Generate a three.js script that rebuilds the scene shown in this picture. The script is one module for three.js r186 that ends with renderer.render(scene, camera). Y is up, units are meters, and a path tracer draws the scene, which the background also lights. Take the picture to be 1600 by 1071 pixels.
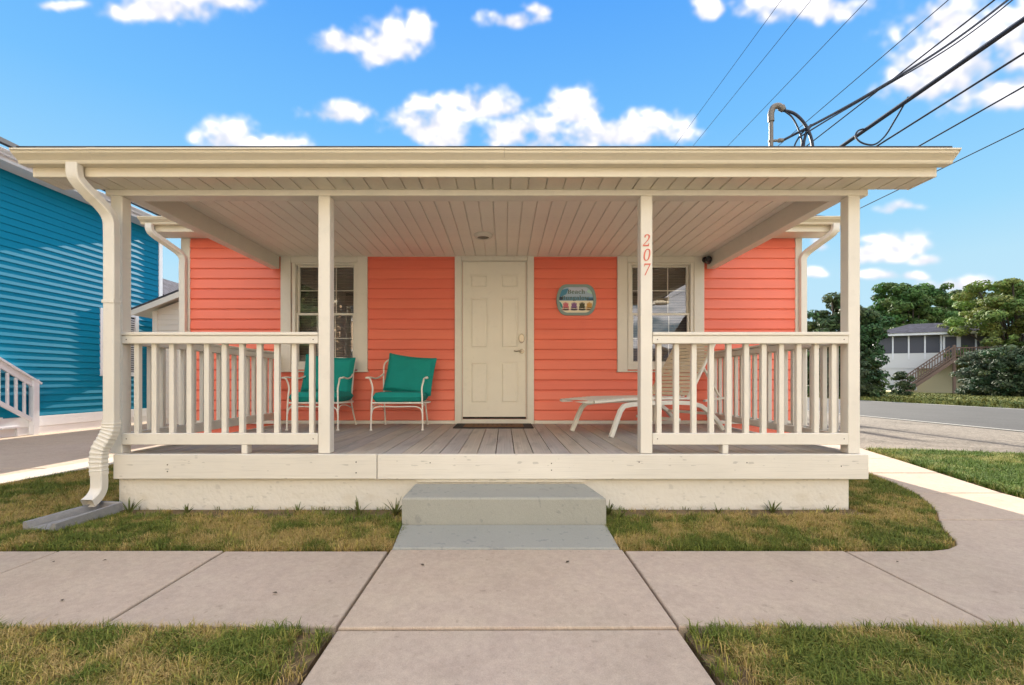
import * as THREE from 'three';
import { mergeGeometries } from 'three/addons/utils/BufferGeometryUtils.js';
import { FontLoader } from 'three/addons/loaders/FontLoader.js';
import { TextGeometry } from 'three/addons/geometries/TextGeometry.js';

// ------------------------------------------------------------------ camera, sky, sun, exposure
const scene = new THREE.Scene();
const camera = new THREE.PerspectiveCamera(2 * Math.atan(535.5 / 735) * 180 / Math.PI, 1600 / 1071, 0.05, 900);
camera.position.set(0, 0.95, 6.07);
camera.lookAt(0, 0.95, 0);
camera.setViewOffset(1600, 1071, 12, -60.5, 1600, 1071);      // a lens shifted upwards, verticals stay upright
camera.updateMatrixWorld();

const renderer = new THREE.WebGLRenderer({ antialias: true });
renderer.setSize(1024, 685);
renderer.toneMapping = THREE.LinearToneMapping;
const EXPOSURE = 3.25;
renderer.toneMappingExposure = EXPOSURE;
renderer.shadowMap.enabled = true;

const SUN_DIR = new THREE.Vector3(0.064, Math.tan(20 * Math.PI / 180), -1).normalize();
const sun = new THREE.DirectionalLight(new THREE.Color(1.0, 0.93, 0.80), 5.0);
sun.position.copy(SUN_DIR).multiplyScalar(60);
sun.target.position.set(0, 0, 0);
sun.castShadow = true;
sun.shadow.mapSize.set(4096, 4096);
Object.assign(sun.shadow.camera, { left: -40, right: 40, top: 30, bottom: -30, near: 1, far: 160 });
sun.shadow.radius = 0.6;
scene.add(sun, sun.target);

// ------------------------------------------------------------------ random numbers and noise
function mulberry(a) {
  return () => { a |= 0; a = a + 0x6D2B79F5 | 0; let t = Math.imul(a ^ a >>> 15, 1 | a); t = t + Math.imul(t ^ t >>> 7, 61 | t) ^ t; return ((t ^ t >>> 14) >>> 0) / 4294967296; };
}
const rnd = mulberry(207);
const rr = (a, b) => a + (b - a) * rnd();
const clamp = (x, a = 0, b = 1) => Math.min(b, Math.max(a, x));
const sstep = (a, b, x) => { const t = clamp((x - a) / (b - a)); return t * t * (3 - 2 * t); };
const mix = (a, b, t) => a + (b - a) * t;
function hash2(x, y, s) { let h = Math.imul(x, 374761393) + Math.imul(y, 668265263) + Math.imul(s, 982451653); h = Math.imul(h ^ h >>> 13, 1274126177); return ((h ^ h >>> 16) >>> 0) / 4294967296; }
function vnoise(x, y, s, per = 0) {                            // value noise 0..1, optionally periodic
  const xi = Math.floor(x), yi = Math.floor(y); let fx = x - xi, fy = y - yi;
  fx = fx * fx * (3 - 2 * fx); fy = fy * fy * (3 - 2 * fy);
  const w = (v) => per ? ((v % per) + per) % per : v;
  const x0 = w(xi), x1 = w(xi + 1), y0 = w(yi), y1 = w(yi + 1);
  return mix(mix(hash2(x0, y0, s), hash2(x1, y0, s), fx), mix(hash2(x0, y1, s), hash2(x1, y1, s), fx), fy);
}
function fbm(x, y, s, oct = 5, per = 0) { let a = 0.5, v = 0, n = 0; for (let i = 0; i < oct; i++) { v += a * vnoise(x, y, s + i * 17, per); n += a; a *= 0.5; x *= 2; y *= 2; per *= 2; } return v / n; }

// ------------------------------------------------------------------ the sky: blue air and fair-weather cumulus
{
  const W = 2048, H = 1024, data = new Float32Array(W * H * 4);
  // cumulus: [centre, half width, half height], as tangents of the angles from due north and from the horizon
  const C = [
    [-0.71, 0.80, 0.13, 0.048], [-0.62, 0.81, 0.10, 0.03], [-0.255, 0.722, 0.078, 0.062], [-0.345, 0.715, 0.065, 0.03], [-0.19, 0.74, 0.03, 0.04],
    [-0.358, 0.572, 0.072, 0.026], [-0.592, 0.522, 0.055, 0.036], [-0.50, 0.508, 0.07, 0.022],
    [-0.165, 0.552, 0.08, 0.05], [-0.04, 0.585, 0.082, 0.034], [-0.12, 0.52, 0.05, 0.03],
    [0.05, 0.53, 0.10, 0.05], [0.15, 0.582, 0.055, 0.045], [0.24, 0.524, 0.15, 0.044],
    [0.03, 0.765, 0.07, 0.02], [0.065, 0.785, 0.035, 0.016], [0.63, 0.80, 0.14, 0.036],
    [0.97, 0.675, 0.14, 0.11], [0.945, 0.77, 0.08, 0.05], [1.10, 0.69, 0.12, 0.12], [0.88, 0.62, 0.09, 0.035], [1.08, 0.60, 0.16, 0.035],
    [0.835, 0.369, 0.05, 0.012], [0.835, 0.287, 0.068, 0.03], [0.79, 0.268, 0.07, 0.02], [0.895, 0.256, 0.03, 0.011],
    [0.80, 0.222, 0.06, 0.012], [0.87, 0.226, 0.03, 0.010], [0.965, 0.209, 0.085, 0.017], [0.655, 0.226, 0.03, 0.012], [0.663, 0.291, 0.02, 0.014],
    [0.43, 0.80, 0.03, 0.03], [-0.95, 0.80, 0.06, 0.012], [-1.05, 0.46, 0.09, 0.02],
  ];
  const grad = [[-0.1, [0.60, 0.80, 0.93]], [0.0, [0.62, 0.83, 0.95]], [0.19, [0.50, 0.79, 0.97]], [0.27, [0.36, 0.715, 0.99]], [0.45, [0.19, 0.545, 1.0]], [0.63, [0.105, 0.40, 0.98]], [1.0, [0.06, 0.28, 0.82]]];
  const air = (s) => { for (let i = 1; i < grad.length; i++) if (s <= grad[i][0]) { const t = (s - grad[i - 1][0]) / (grad[i][0] - grad[i - 1][0]); return grad[i][1].map((v, k) => mix(grad[i - 1][1][k], v, t)); } return grad.at(-1)[1]; };
  for (let j = 0; j < H; j++) for (let i = 0; i < W; i++) {
    const v = (j + 0.5) / H, u = (i + 0.5) / W, el = (v - 0.5) * Math.PI, az = (u - 0.5) * 2 * Math.PI;   // three's equirect: row 0 at the bottom
    const dx = Math.cos(el) * Math.cos(az), dy = Math.sin(el), dz = Math.cos(el) * Math.sin(az);
    const c = air(dy);
    let cov = 0, lit = 1;
    if (dy > 0.0) {
      let inN = 0;
      if (dz < -0.25) {
        const tx = dx / -dz, ty = dy / -dz;
        inN = sstep(1.5, 1.2, Math.abs(tx)) * sstep(1.15, 0.9, ty);
        if (inN > 0) {
          const wx = tx + 0.035 * (fbm(tx * 14, ty * 14, 5, 3) - 0.5), wy = ty + 0.03 * (fbm(tx * 14, ty * 14, 9, 3) - 0.5);
          let m = -3, hgt = 0;
          for (const [cx, cy, rx, ry] of C) { const ex = (wx - cx) / rx; let ey = (wy - cy) / ry; if (ey < 0) ey *= 1.35; const e = 1 - ex * ex - ey * ey; if (e > m) { m = e; hgt = ey; } }
          if (m > -1.6) {
            const n = fbm(tx * 18, ty * 23, 31, 5) - 0.5, n2 = fbm(tx * 52, ty * 62, 77, 3) - 0.5;
            const d = m + 0.45 + 3.0 * n + 1.3 * n2;
            cov = Math.pow(sstep(-0.5, 1.35, d), 1.7) * inN;
            const t = clamp(0.40 + 0.40 * hgt + 1.7 * n + 1.2 * n2), core = sstep(0.4, 1.5, d); lit = 0.232 + 0.058 * t + 0.11 * t * t * core;
          }
        }
      }
      if (inN < 1) {                                            // the same broken cumulus round the rest of the sky
        const k = 1 / (dy + 0.10), px = dx * k, pz = dz * k;
        const d = fbm(px * 1.5 + 3, pz * 1.5 + 8, 51, 6);
        const g = Math.pow(sstep(0.455, 0.60, d), 1.6) * sstep(0.01, 0.08, dy);
        cov = Math.max(cov, g * (1 - inN));
        if (cov === g * (1 - inN)) lit = clamp(0.80 + 0.9 * (0.60 - d) + 0.7 * (fbm(px * 6, pz * 6, 71, 3) - 0.5), 0.5, 1);
      }
    }
    const o = (j * W + i) * 4, white = [1.04 * lit + 0.008, 1.005 * lit + 0.016, 0.98 * lit + 0.045];
    for (let k = 0; k < 3; k++) data[o + k] = mix(c[k], white[k] * 3.5, cov) / EXPOSURE;
    data[o + 3] = 1;
  }
  const t = new THREE.DataTexture(data, W, H, THREE.RGBAFormat, THREE.FloatType);
  t.mapping = THREE.EquirectangularReflectionMapping; t.magFilter = THREE.LinearFilter; t.minFilter = THREE.LinearFilter; t.needsUpdate = true;
  scene.background = t; scene.environment = t;
}

// ------------------------------------------------------------------ textures (grain and stains only)
const toS = (v) => v <= 0.0031308 ? v * 12.92 : 1.055 * Math.pow(v, 1 / 2.4) - 0.055;
function tex(n, fn, metres, colour = true) {                    // fn(u, v) -> grey or [r, g, b], linear factor
  const d = new Uint8Array(n * n * 4);
  for (let j = 0; j < n; j++) for (let i = 0; i < n; i++) {
    let c = fn(i / n, j / n); if (!Array.isArray(c)) c = [c, c, c];
    for (let k = 0; k < 3; k++) d[(j * n + i) * 4 + k] = Math.round(255 * clamp(colour ? toS(clamp(c[k])) : c[k]));
    d[(j * n + i) * 4 + 3] = 255;
  }
  const t = new THREE.DataTexture(d, n, n); t.wrapS = t.wrapT = THREE.RepeatWrapping; t.magFilter = THREE.LinearFilter; t.minFilter = THREE.LinearMipmapLinearFilter; t.generateMipmaps = true;
  if (colour) t.colorSpace = THREE.SRGBColorSpace;
  const [mu, mv] = Array.isArray(metres) ? metres : [metres, metres]; t.repeat.set(1 / mu, 1 / mv); t.needsUpdate = true; return t;
}
const P = (u, v, f, s, o = 4) => fbm(u * f, v * f, s, o, f);
const grainFn = (s, fu, fv) => (u, v) => { let a = 0.5, r = 0, n = 0, x = fu, y = fv; for (let i = 0; i < 4; i++) { r += a * pn2(u * x, v * y, s + i, x, y); n += a; a *= 0.55; x *= 2; y *= 2; } return r / n; };
function pn2(x, y, s, px, py) { const xi = Math.floor(x), yi = Math.floor(y); let fx = x - xi, fy = y - yi; fx = fx * fx * (3 - 2 * fx); fy = fy * fy * (3 - 2 * fy); const a = (i, j) => hash2(i % px, j % py, s); return mix(mix(a(xi, yi), a(xi + 1, yi), fx), mix(a(xi, yi + 1), a(xi + 1, yi + 1), fx), fy); }
const gA = grainFn(11, 4, 24), gB = grainFn(23, 3, 60), gC = grainFn(37, 6, 90);
const TX = {};
TX.paint = tex(512, (u, v) => 0.91 + 0.09 * P(u, v, 5, 3) - 0.03 * sstep(0.66, 0.74, P(u, v, 22, 8)), 1.1);
TX.paintBump = tex(256, (u, v) => P(u, v, 40, 13, 3), 0.5, false);
TX.board = tex(512, (u, v) => { const g = gC(u, v), w = P(u, v, 6, 19); return 0.88 + 0.12 * w - 0.06 * sstep(0.60, 0.72, g) - 0.22 * sstep(0.835, 0.85, P(u, v, 30, 41, 2)); }, [1.6, 0.5]);
TX.boardBump = tex(512, (u, v) => gC(u, v) * 0.7 + 0.3 * gA(u, v), [1.6, 0.5], false);
TX.deck = tex(512, (u, v) => { const g = gB(u, v), w = P(u, v, 5, 29), st = sstep(0.60, 0.75, P(u, v, 9, 61)); return [0.80 + 0.26 * (g - 0.5) + 0.22 * (w - 0.5), 0.80 + 0.26 * (g - 0.5) + 0.2 * (w - 0.5), 0.80 + 0.26 * (g - 0.5) + 0.18 * (w - 0.5)].map((x) => x * (1 - 0.14 * st)); }, [2.4, 0.45]);
TX.deckBump = tex(512, (u, v) => gB(u, v), [2.4, 0.45], false);
TX.siding = tex(512, (u, v) => 0.90 + 0.08 * P(u, v, 4, 53) + 0.05 * (gC(u, v) - 0.5), [2.2, 0.7]);
TX.sidingBump = tex(512, (u, v) => gC(u, v), [1.2, 0.35], false);
TX.concrete = tex(1024, (u, v) => {
  const a = P(u, v, 3, 67, 5), b = P(u, v, 24, 71, 4), c = hash2(u * 1024 | 0, v * 1024 | 0, 5), st = sstep(0.58, 0.72, P(u, v, 6, 83, 5));
  const f = P(u, v, 110, 72, 2), pit = sstep(0.84, 0.90, P(u, v, 75, 97, 2)), k = 0.86 + 0.08 * (a - 0.5) + 0.08 * (b - 0.5) + 0.15 * (f - 0.5) + 0.20 * (c - 0.5) - 0.04 * st - 0.16 * pit; return [k * 1.0, k * (0.985 + 0.03 * (b - 0.5)), k * (0.97 + 0.06 * (a - 0.5))];
}, 2.3);
TX.concreteBump = tex(1024, (u, v) => 0.6 * P(u, v, 90, 91, 3) + 0.4 * hash2(u * 1024 | 0, v * 1024 | 0, 15), 2.3, false);
TX.soil = tex(512, (u, v) => { const a = P(u, v, 8, 101, 5), b = P(u, v, 60, 103, 3); return [0.75 + 0.5 * (a - 0.5) + 0.5 * (b - 0.5), 0.72 + 0.5 * (a - 0.5) + 0.5 * (b - 0.5), 0.68 + 0.5 * (a - 0.5) + 0.5 * (b - 0.5)]; }, 1.3);
TX.soilBump = tex(512, (u, v) => P(u, v, 50, 107, 4), 1.3, false);
TX.gravel = tex(1024, (u, v) => { const a = P(u, v, 4, 113, 5), b = P(u, v, 80, 117, 3), c = P(u, v, 200, 118, 1), st = sstep(0.55, 0.7, P(u, v, 7, 119, 5)); const k = 0.72 + 0.3 * (a - 0.5) + 0.45 * (b - 0.5) + 0.4 * (c - 0.5) - 0.16 * st; return [k, k * 0.985, k * 0.96]; }, 3.2);
TX.gravelBump = tex(512, (u, v) => P(u, v, 90, 121, 3), 2.0, false);
TX.asphalt = tex(1024, (u, v) => { const a = P(u, v, 4, 123, 5), c = P(u, v, 160, 127, 2); return 0.78 + 0.25 * (a - 0.5) + 0.4 * (c - 0.5); }, 4);
TX.weave = tex(256, (u, v) => 0.5 + 0.25 * Math.sin(u * 6.2832 * 32) + 0.25 * Math.sin(v * 6.2832 * 32), 0.08, false);
TX.cloth = tex(256, (u, v) => 0.86 + 0.14 * P(u, v, 5, 131) - 0.05 * (hash2(u * 256 | 0, v * 256 | 0, 7)), 0.6);
TX.shingle = tex(512, (u, v) => 0.7 + 0.5 * (P(u, v, 60, 137, 3) - 0.5) + 0.4 * (hash2(u * 12 | 0, v * 12 | 0, 3) - 0.5), 2.4);
TX.wood = tex(512, (u, v) => 0.75 + 0.4 * (gA(u, v) - 0.5), [2, 0.5]);
TX.plaster = tex(512, (u, v) => { const st = sstep(0.57, 0.72, P(u, v, 5, 141, 5)), sp = sstep(0.74, 0.78, P(u, v, 34, 143, 3)); return [0.93 - 0.07 * st - 0.12 * sp, 0.93 - 0.09 * st - 0.12 * sp, 0.93 - 0.13 * st - 0.12 * sp]; }, [1.7, 0.9]);
TX.stepPaint = tex(512, (u, v) => { const a = P(u, v, 6, 151, 4), sp = sstep(0.70, 0.80, P(u, v, 40, 153, 3)), c = hash2(u * 512 | 0, v * 512 | 0, 9); return [0.90 + 0.06 * (a - 0.5) - 0.16 * sp + 0.12 * (c - 0.5), 0.91 + 0.06 * (a - 0.5) - 0.15 * sp + 0.12 * (c - 0.5), 0.89 + 0.06 * (a - 0.5) - 0.12 * sp + 0.12 * (c - 0.5)]; }, 1.4);
TX.plasterBump = tex(512, (u, v) => P(u, v, 30, 147, 4), 0.9, false);

const lin = (r, g, b) => new THREE.Color().setRGB(r, g, b);
function mat(r, g, b, rough, o = {}) { return new THREE.MeshStandardMaterial({ color: lin(r, g, b), roughness: rough, metalness: 0, ...o }); }
function matte(r, g, b, rough, o = {}) { return new THREE.MeshPhysicalMaterial({ color: lin(r, g, b), roughness: rough, metalness: 0, specularIntensity: 0.25, ...o }); }
const CREAM = [0.75, 0.695, 0.60];
const M = {
  trim: mat(...CREAM, 0.42, { map: TX.paint, bumpMap: TX.paintBump, bumpScale: 0.0004 }),
  gutter: mat(0.71, 0.635, 0.50, 0.35, { map: TX.paint }),
  post: mat(...CREAM, 0.45, { map: TX.paint, bumpMap: TX.paintBump, bumpScale: 0.0004 }),
  rim: mat(...CREAM, 0.55, { map: TX.board, bumpMap: TX.boardBump, bumpScale: 0.0012 }),
  ceiling: mat(0.90, 0.84, 0.73, 0.5, { map: TX.paint }),
  dark: mat(0.03, 0.027, 0.024, 0.9),
  coral: mat(0.89, 0.205, 0.12, 0.5, { map: TX.siding, bumpMap: TX.sidingBump, bumpScale: 0.0005 }),
  coralB: mat(0.865, 0.188, 0.115, 0.52, { map: TX.siding, bumpMap: TX.sidingBump, bumpScale: 0.0005 }),
  coralC: mat(0.905, 0.212, 0.128, 0.5, { map: TX.siding, bumpMap: TX.sidingBump, bumpScale: 0.0005 }),
  blue: matte(0.003, 0.225, 0.365, 0.45, { map: TX.siding, bumpMap: TX.sidingBump, bumpScale: 0.0004 }),
  pale: mat(0.72, 0.66, 0.57, 0.5, { map: TX.siding }),
  door: mat(0.80, 0.745, 0.63, 0.4, { map: TX.paint }),
  skirt: mat(...CREAM, 0.75, { map: TX.plaster, bumpMap: TX.plasterBump, bumpScale: 0.004 }),
  step: matte(0.365, 0.352, 0.31, 0.85, { map: TX.stepPaint, bumpMap: TX.concreteBump, bumpScale: 0.003 }),
  conc: matte(0.515, 0.41, 0.318, 0.85, { map: TX.concrete, bumpMap: TX.concreteBump, bumpScale: 0.0026 }),
  concB: matte(0.50, 0.40, 0.314, 0.85, { map: TX.concrete, bumpMap: TX.concreteBump, bumpScale: 0.0026 }),
  drive: matte(0.51, 0.405, 0.315, 0.88, { map: TX.concrete, bumpMap: TX.concreteBump, bumpScale: 0.002 }),
  kerb: matte(0.60, 0.53, 0.45, 0.8, { map: TX.concrete }),
  block: matte(0.31, 0.30, 0.29, 0.85, { map: TX.concrete, bumpMap: TX.concreteBump, bumpScale: 0.003 }),
  soil: matte(0.20, 0.145, 0.085, 0.95, { map: TX.soil, bumpMap: TX.soilBump, bumpScale: 0.012 }),
  ground: matte(0.19, 0.17, 0.075, 0.95, { map: TX.soil }),
  gravel: matte(0.25, 0.213, 0.172, 0.95, { map: TX.gravel, bumpMap: TX.gravelBump, bumpScale: 0.012 }),
  asphalt: matte(0.09, 0.085, 0.08, 0.9, { map: TX.asphalt }),
  street: matte(0.58, 0.52, 0.43, 0.9, { map: TX.gravel }),
  line: matte(0.45, 0.425, 0.36, 0.8, { map: TX.asphalt }),
  teal: mat(0.004, 0.31, 0.265, 0.85, { map: TX.cloth, bumpMap: TX.weave, bumpScale: 0.0006 }),
  iron: mat(0.82, 0.76, 0.66, 0.4),
  resin: mat(0.83, 0.79, 0.69, 0.45, { map: TX.paint }),
  strap: mat(0.74, 0.64, 0.47, 0.6, { map: TX.paint }),
  shingle: matte(0.10, 0.095, 0.10, 0.95, { map: TX.shingle }),
  shingleGrey: matte(0.085, 0.08, 0.105, 0.95, { map: TX.shingle }),
  white: mat(0.80, 0.79, 0.80, 0.5, { map: TX.paint }),
  wire: mat(0.012, 0.016, 0.03, 0.6),
  mast: mat(0.19, 0.165, 0.14, 0.5, { metalness: 0.3 }),
  nickel: mat(0.36, 0.31, 0.25, 0.42, { metalness: 1 }),
  blind: mat(0.20, 0.17, 0.135, 0.6),
  room: mat(0.10, 0.09, 0.08, 0.9),
  weathered: mat(0.25, 0.165, 0.12, 0.85, { map: TX.wood }),
  pole: mat(0.16, 0.12, 0.09, 0.9, { map: TX.wood }),
  bark: mat(0.09, 0.07, 0.05, 0.95),
  red: mat(0.64, 0.145, 0.095, 0.5),
  black: mat(0.02, 0.02, 0.02, 0.5),
  glass: new THREE.MeshPhysicalMaterial({ color: 0xffffff, roughness: 0.0, transmission: 1, thickness: 0, ior: 2.1 }),
};
M.deck = [0, 1, 2].map((k) => mat(0.53 * (0.96 + 0.05 * k), 0.475 * (0.97 + 0.03 * k), 0.41 * (1 - 0.02 * k), 0.7, { map: TX.deck, bumpMap: TX.deckBump, bumpScale: 0.0012 }));

// ------------------------------------------------------------------ geometry helpers
function boxUV(g, w, h, d, off = 0) {                           // uv in metres, u along the longer side of each face
  const p = g.attributes.position, uv = new Float32Array(p.count * 2), s = [w, h, d];
  const a = new THREE.Vector3(), b = new THREE.Vector3(), c = new THREE.Vector3();
  for (let i = 0; i < p.count; i += 3) {
    a.fromBufferAttribute(p, i); b.fromBufferAttribute(p, i + 1); c.fromBufferAttribute(p, i + 2);
    const n = b.clone().sub(a).cross(c.clone().sub(a)), m = [Math.abs(n.x), Math.abs(n.y), Math.abs(n.z)];
    const k = m[0] > m[1] ? (m[0] > m[2] ? 0 : 2) : (m[1] > m[2] ? 1 : 2);
    let [p1, p2] = [0, 1, 2].filter((x) => x !== k); if (s[p2] > s[p1]) [p1, p2] = [p2, p1];
    for (let j = 0; j < 3; j++) { uv[(i + j) * 2] = p.getComponent(i + j, p1) + off * 0.737; uv[(i + j) * 2 + 1] = p.getComponent(i + j, p2) + off * 0.419; }
  }
  g.setAttribute('uv', new THREE.BufferAttribute(uv, 2)); return g;
}
const cache = new Map();
function cbox(w, h, d, c = 0.003, v = 0) {                      // a box with chamfered edges, centred
  const key = [w, h, d, c, v].map((x) => x.toFixed(4)).join(); if (cache.has(key)) return cache.get(key);
  c = Math.min(c, w * 0.3, h * 0.3, d * 0.3);
  const H = [w / 2, h / 2, d / 2], out = [];
  const V = (ax, s) => new THREE.Vector3(...[0, 1, 2].map((k) => s[k] * (k === ax ? H[k] : H[k] - c)));
  const tri = (A, B, D) => { const n = B.clone().sub(A).cross(D.clone().sub(A)); const o = A.clone().add(B).add(D); (n.dot(o) > 0 ? [A, B, D] : [A, D, B]).forEach((q) => out.push(q.x, q.y, q.z)); };
  const quad = (A, B, D, E) => { tri(A, B, D); tri(A, D, E); };
  for (let ax = 0; ax < 3; ax++) for (const s of [-1, 1]) {
    const [i, j] = [0, 1, 2].filter((k) => k !== ax), S = (x, y) => { const r = [0, 0, 0]; r[ax] = s; r[i] = x; r[j] = y; return r; };
    quad(V(ax, S(-1, -1)), V(ax, S(1, -1)), V(ax, S(1, 1)), V(ax, S(-1, 1)));
  }
  for (let ax = 0; ax < 3; ax++) { const [i, j] = [0, 1, 2].filter((k) => k !== ax); for (const a of [-1, 1]) for (const b of [-1, 1]) { const S = (t) => { const r = [0, 0, 0]; r[ax] = t; r[i] = a; r[j] = b; return r; }; quad(V(i, S(-1)), V(i, S(1)), V(j, S(1)), V(j, S(-1))); } }
  for (const a of [-1, 1]) for (const b of [-1, 1]) for (const e of [-1, 1]) tri(V(0, [a, b, e]), V(1, [a, b, e]), V(2, [a, b, e]));
  const g = new THREE.BufferGeometry(); g.setAttribute('position', new THREE.Float32BufferAttribute(out, 3)); g.computeVertexNormals(); boxUV(g, w, h, d, v); cache.set(key, g); return g;
}
function span(x0, x1, y0, y1, z0, z1, c = 0.003, v = 0) { const g = cbox(x1 - x0, y1 - y0, z1 - z0, c, v).clone(); g.translate((x0 + x1) / 2, (y0 + y1) / 2, (z0 + z1) / 2); return g; }
function extrude(pts, depth, holes = []) {                      // polygon in x, y pushed along z
  const s = new THREE.Shape(pts.map((p) => new THREE.Vector2(...p))); for (const h of holes) s.holes.push(new THREE.Path(h.map((p) => new THREE.Vector2(...p))));
  let g = new THREE.ExtrudeGeometry(s, { depth, bevelEnabled: false }); if (g.index) g = g.toNonIndexed(); g.computeBoundingBox(); const b = g.boundingBox; return boxUV(g, b.max.x - b.min.x, b.max.y - b.min.y, depth);
}
function alongX(profile, x0, x1, off = 0) {                     // profile of [z, y] swept along x
  const g = extrude(profile.map(([z, y]) => [-z, y]), x1 - x0); g.rotateY(Math.PI / 2); g.translate(x0, 0, 0); g.computeVertexNormals(); return boxUV(g, x1 - x0, 0.1, 0.1, off);
}
function slab(poly, y0, y1, bevel = 0.008) {                    // flat polygon of [x, z] standing from y0 to y1
  const s = new THREE.Shape(poly.map(([x, z]) => new THREE.Vector2(x, -z)));
  let g = new THREE.ExtrudeGeometry(s, bevel ? { depth: y1 - y0 - bevel, bevelEnabled: true, bevelThickness: bevel, bevelSize: bevel, bevelOffset: -bevel, bevelSegments: 2 } : { depth: y1 - y0, bevelEnabled: false });
  if (g.index) g = g.toNonIndexed(); g.rotateX(-Math.PI / 2); g.translate(0, y0, 0);
  const p = g.attributes.position, uv = new Float32Array(p.count * 2); for (let i = 0; i < p.count; i++) { uv[2 * i] = p.getX(i) + 0.3 * p.getY(i); uv[2 * i + 1] = p.getZ(i) + 0.7 * p.getY(i); }
  g.setAttribute('uv', new THREE.BufferAttribute(uv, 2)); return g;
}
function tube(pts, r, rad = 8, seg, closed = false) { const c = new THREE.CatmullRomCurve3(pts.map((p) => new THREE.Vector3(...p)), closed, 'centripetal'); return new THREE.TubeGeometry(c, seg ?? pts.length * 5, r, rad, closed); }
function rod(a, b, r0, r1 = r0, rad = 8) { const A = new THREE.Vector3(...a), B = new THREE.Vector3(...b), d = B.clone().sub(A); const g = new THREE.CylinderGeometry(r1, r0, d.length(), rad); g.applyQuaternion(new THREE.Quaternion().setFromUnitVectors(new THREE.Vector3(0, 1, 0), d.clone().normalize())); g.translate(...A.add(B).multiplyScalar(0.5).toArray()); return g; }
function sweepRect(pts, w, t, ref, scaleAt = () => 1) {         // a rectangular pipe along pts, open at its lower end
  const V = pts.map((p) => new THREE.Vector3(...p)), R = new THREE.Vector3(...ref), rings = [];
  V.forEach((p, i) => {
    const T = V[Math.min(i + 1, V.length - 1)].clone().sub(V[Math.max(i - 1, 0)]).normalize(), r = R.clone().addScaledVector(T, -R.dot(T)).normalize(), n = T.clone().cross(r), k = scaleAt(i);
    const c = 0.18, ring = []; for (const [a, b] of [[-1, -1 + c], [-1 + c, -1], [1 - c, -1], [1, -1 + c], [1, 1 - c], [1 - c, 1], [-1 + c, 1], [-1, 1 - c]]) ring.push(p.clone().addScaledVector(r, a * w / 2 * k).addScaledVector(n, b * t / 2 * k));
    rings.push(ring);
  });
  const o = []; const q = (A, B, C, D) => { for (const x of [A, B, C, A, C, D]) o.push(x.x, x.y, x.z); };
  for (let i = 0; i + 1 < rings.length; i++) for (let k = 0; k < 8; k++) q(rings[i][k], rings[i][(k + 1) % 8], rings[i + 1][(k + 1) % 8], rings[i + 1][k]);
  const g = new THREE.BufferGeometry(); g.setAttribute('position', new THREE.Float32BufferAttribute(o, 3)); g.computeVertexNormals(); return boxUV(g, 0.1, 1, 0.1);
}
const clean = (g) => { const q = g.index ? g.toNonIndexed() : g.clone(); for (const k of Object.keys(q.attributes)) if (!['position', 'normal', 'uv'].includes(k)) q.deleteAttribute(k); return q; };
const merge = (list) => mergeGeometries(list.map(clean));

// ------------------------------------------------------------------ scene tree helpers
const taken = new Map();
function numbered(n) { const k = taken.get(n) ?? 0; taken.set(n, k + 1); return k ? `${n}_${String(k).padStart(3, '0')}` : n; }
function tag(o, label, category, group) { o.userData.label = label; o.userData.category = category; if (group) o.userData.group = group; return o; }
function thing(name, label, category, pos = [0, 0, 0], turn = 0, group) { const o = new THREE.Group(); o.name = numbered(name); o.position.set(...pos); o.rotation.y = turn; scene.add(o); return tag(o, label, category, group); }
function part(name, geo, m, parent, pos, rot) { const o = new THREE.Mesh(geo, m); o.name = parent === scene ? numbered(name) : name; o.castShadow = o.receiveShadow = true; if (pos) o.position.set(...pos); if (rot) o.rotation.set(...rot); parent.add(o); return o; }
function sub(name, parent, pos = [0, 0, 0], turn = 0) { const o = new THREE.Group(); o.name = name; o.position.set(...pos); o.rotation.y = turn; parent.add(o); return o; }
function structure(name, geo, m) { const o = geo ? part(name, geo, m, scene) : new THREE.Group(); if (!geo) { o.name = numbered(name); scene.add(o); } o.userData.kind = 'structure'; return o; }

// ================================================================== GROUND
structure('ground', slab([[-220, -260], [220, -260], [220, 140], [-220, 140]], -0.30, -0.05, 0), M.ground);
const lawnLeft = [[-0.655, 2.45], [-0.655, 3.43], [-7.0, 3.43], [-7.0, 3.05], [-5.3, 3.02], [-4.86, 2.75], [-4.625, 1.76], [-4.455, 0.94], [-4.27, 0.0], [-4.2, -0.2], [-2.9, -0.2], [-2.9, 2.45]];
const lawnRight = [[0.67, 2.45], [0.67, 3.43], [2.240, 3.430], [2.380, 3.425], [2.500, 3.395], [2.605, 3.335], [2.680, 3.250], [2.730, 3.160], [2.790, 3.060], [2.870, 2.955], [2.960, 2.840], [3.130, 2.640], [3.290, 2.400], [3.440, 2.130], [3.560, 1.830], [3.660, 1.530], [3.730, 1.220], [3.98, 0.3], [4.15, -0.6], [2.6, -0.6], [2.6, 2.45]];
const lawnNearLeft = [[-0.66, 4.27], [-0.66, 5.6], [-6, 5.6], [-6, 4.27]];
const lawnNearRight = [[0.69, 4.27], [0.69, 5.6], [3.9, 5.6], [3.9, 4.27]];
const lawnFar = [[4.25, 2.30], [4.58, 1.06], [5.02, -0.45], [5.7, -0.28], [6.65, 0.05], [9.6, 0.9], [9.6, 5.6], [3.95, 5.6], [4.0, 3.2]];
for (const poly of [lawnLeft, lawnRight, lawnNearLeft, lawnNearRight, lawnFar]) structure('lawn_soil', slab(poly, -0.10, -0.014, 0), M.soil);

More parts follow.
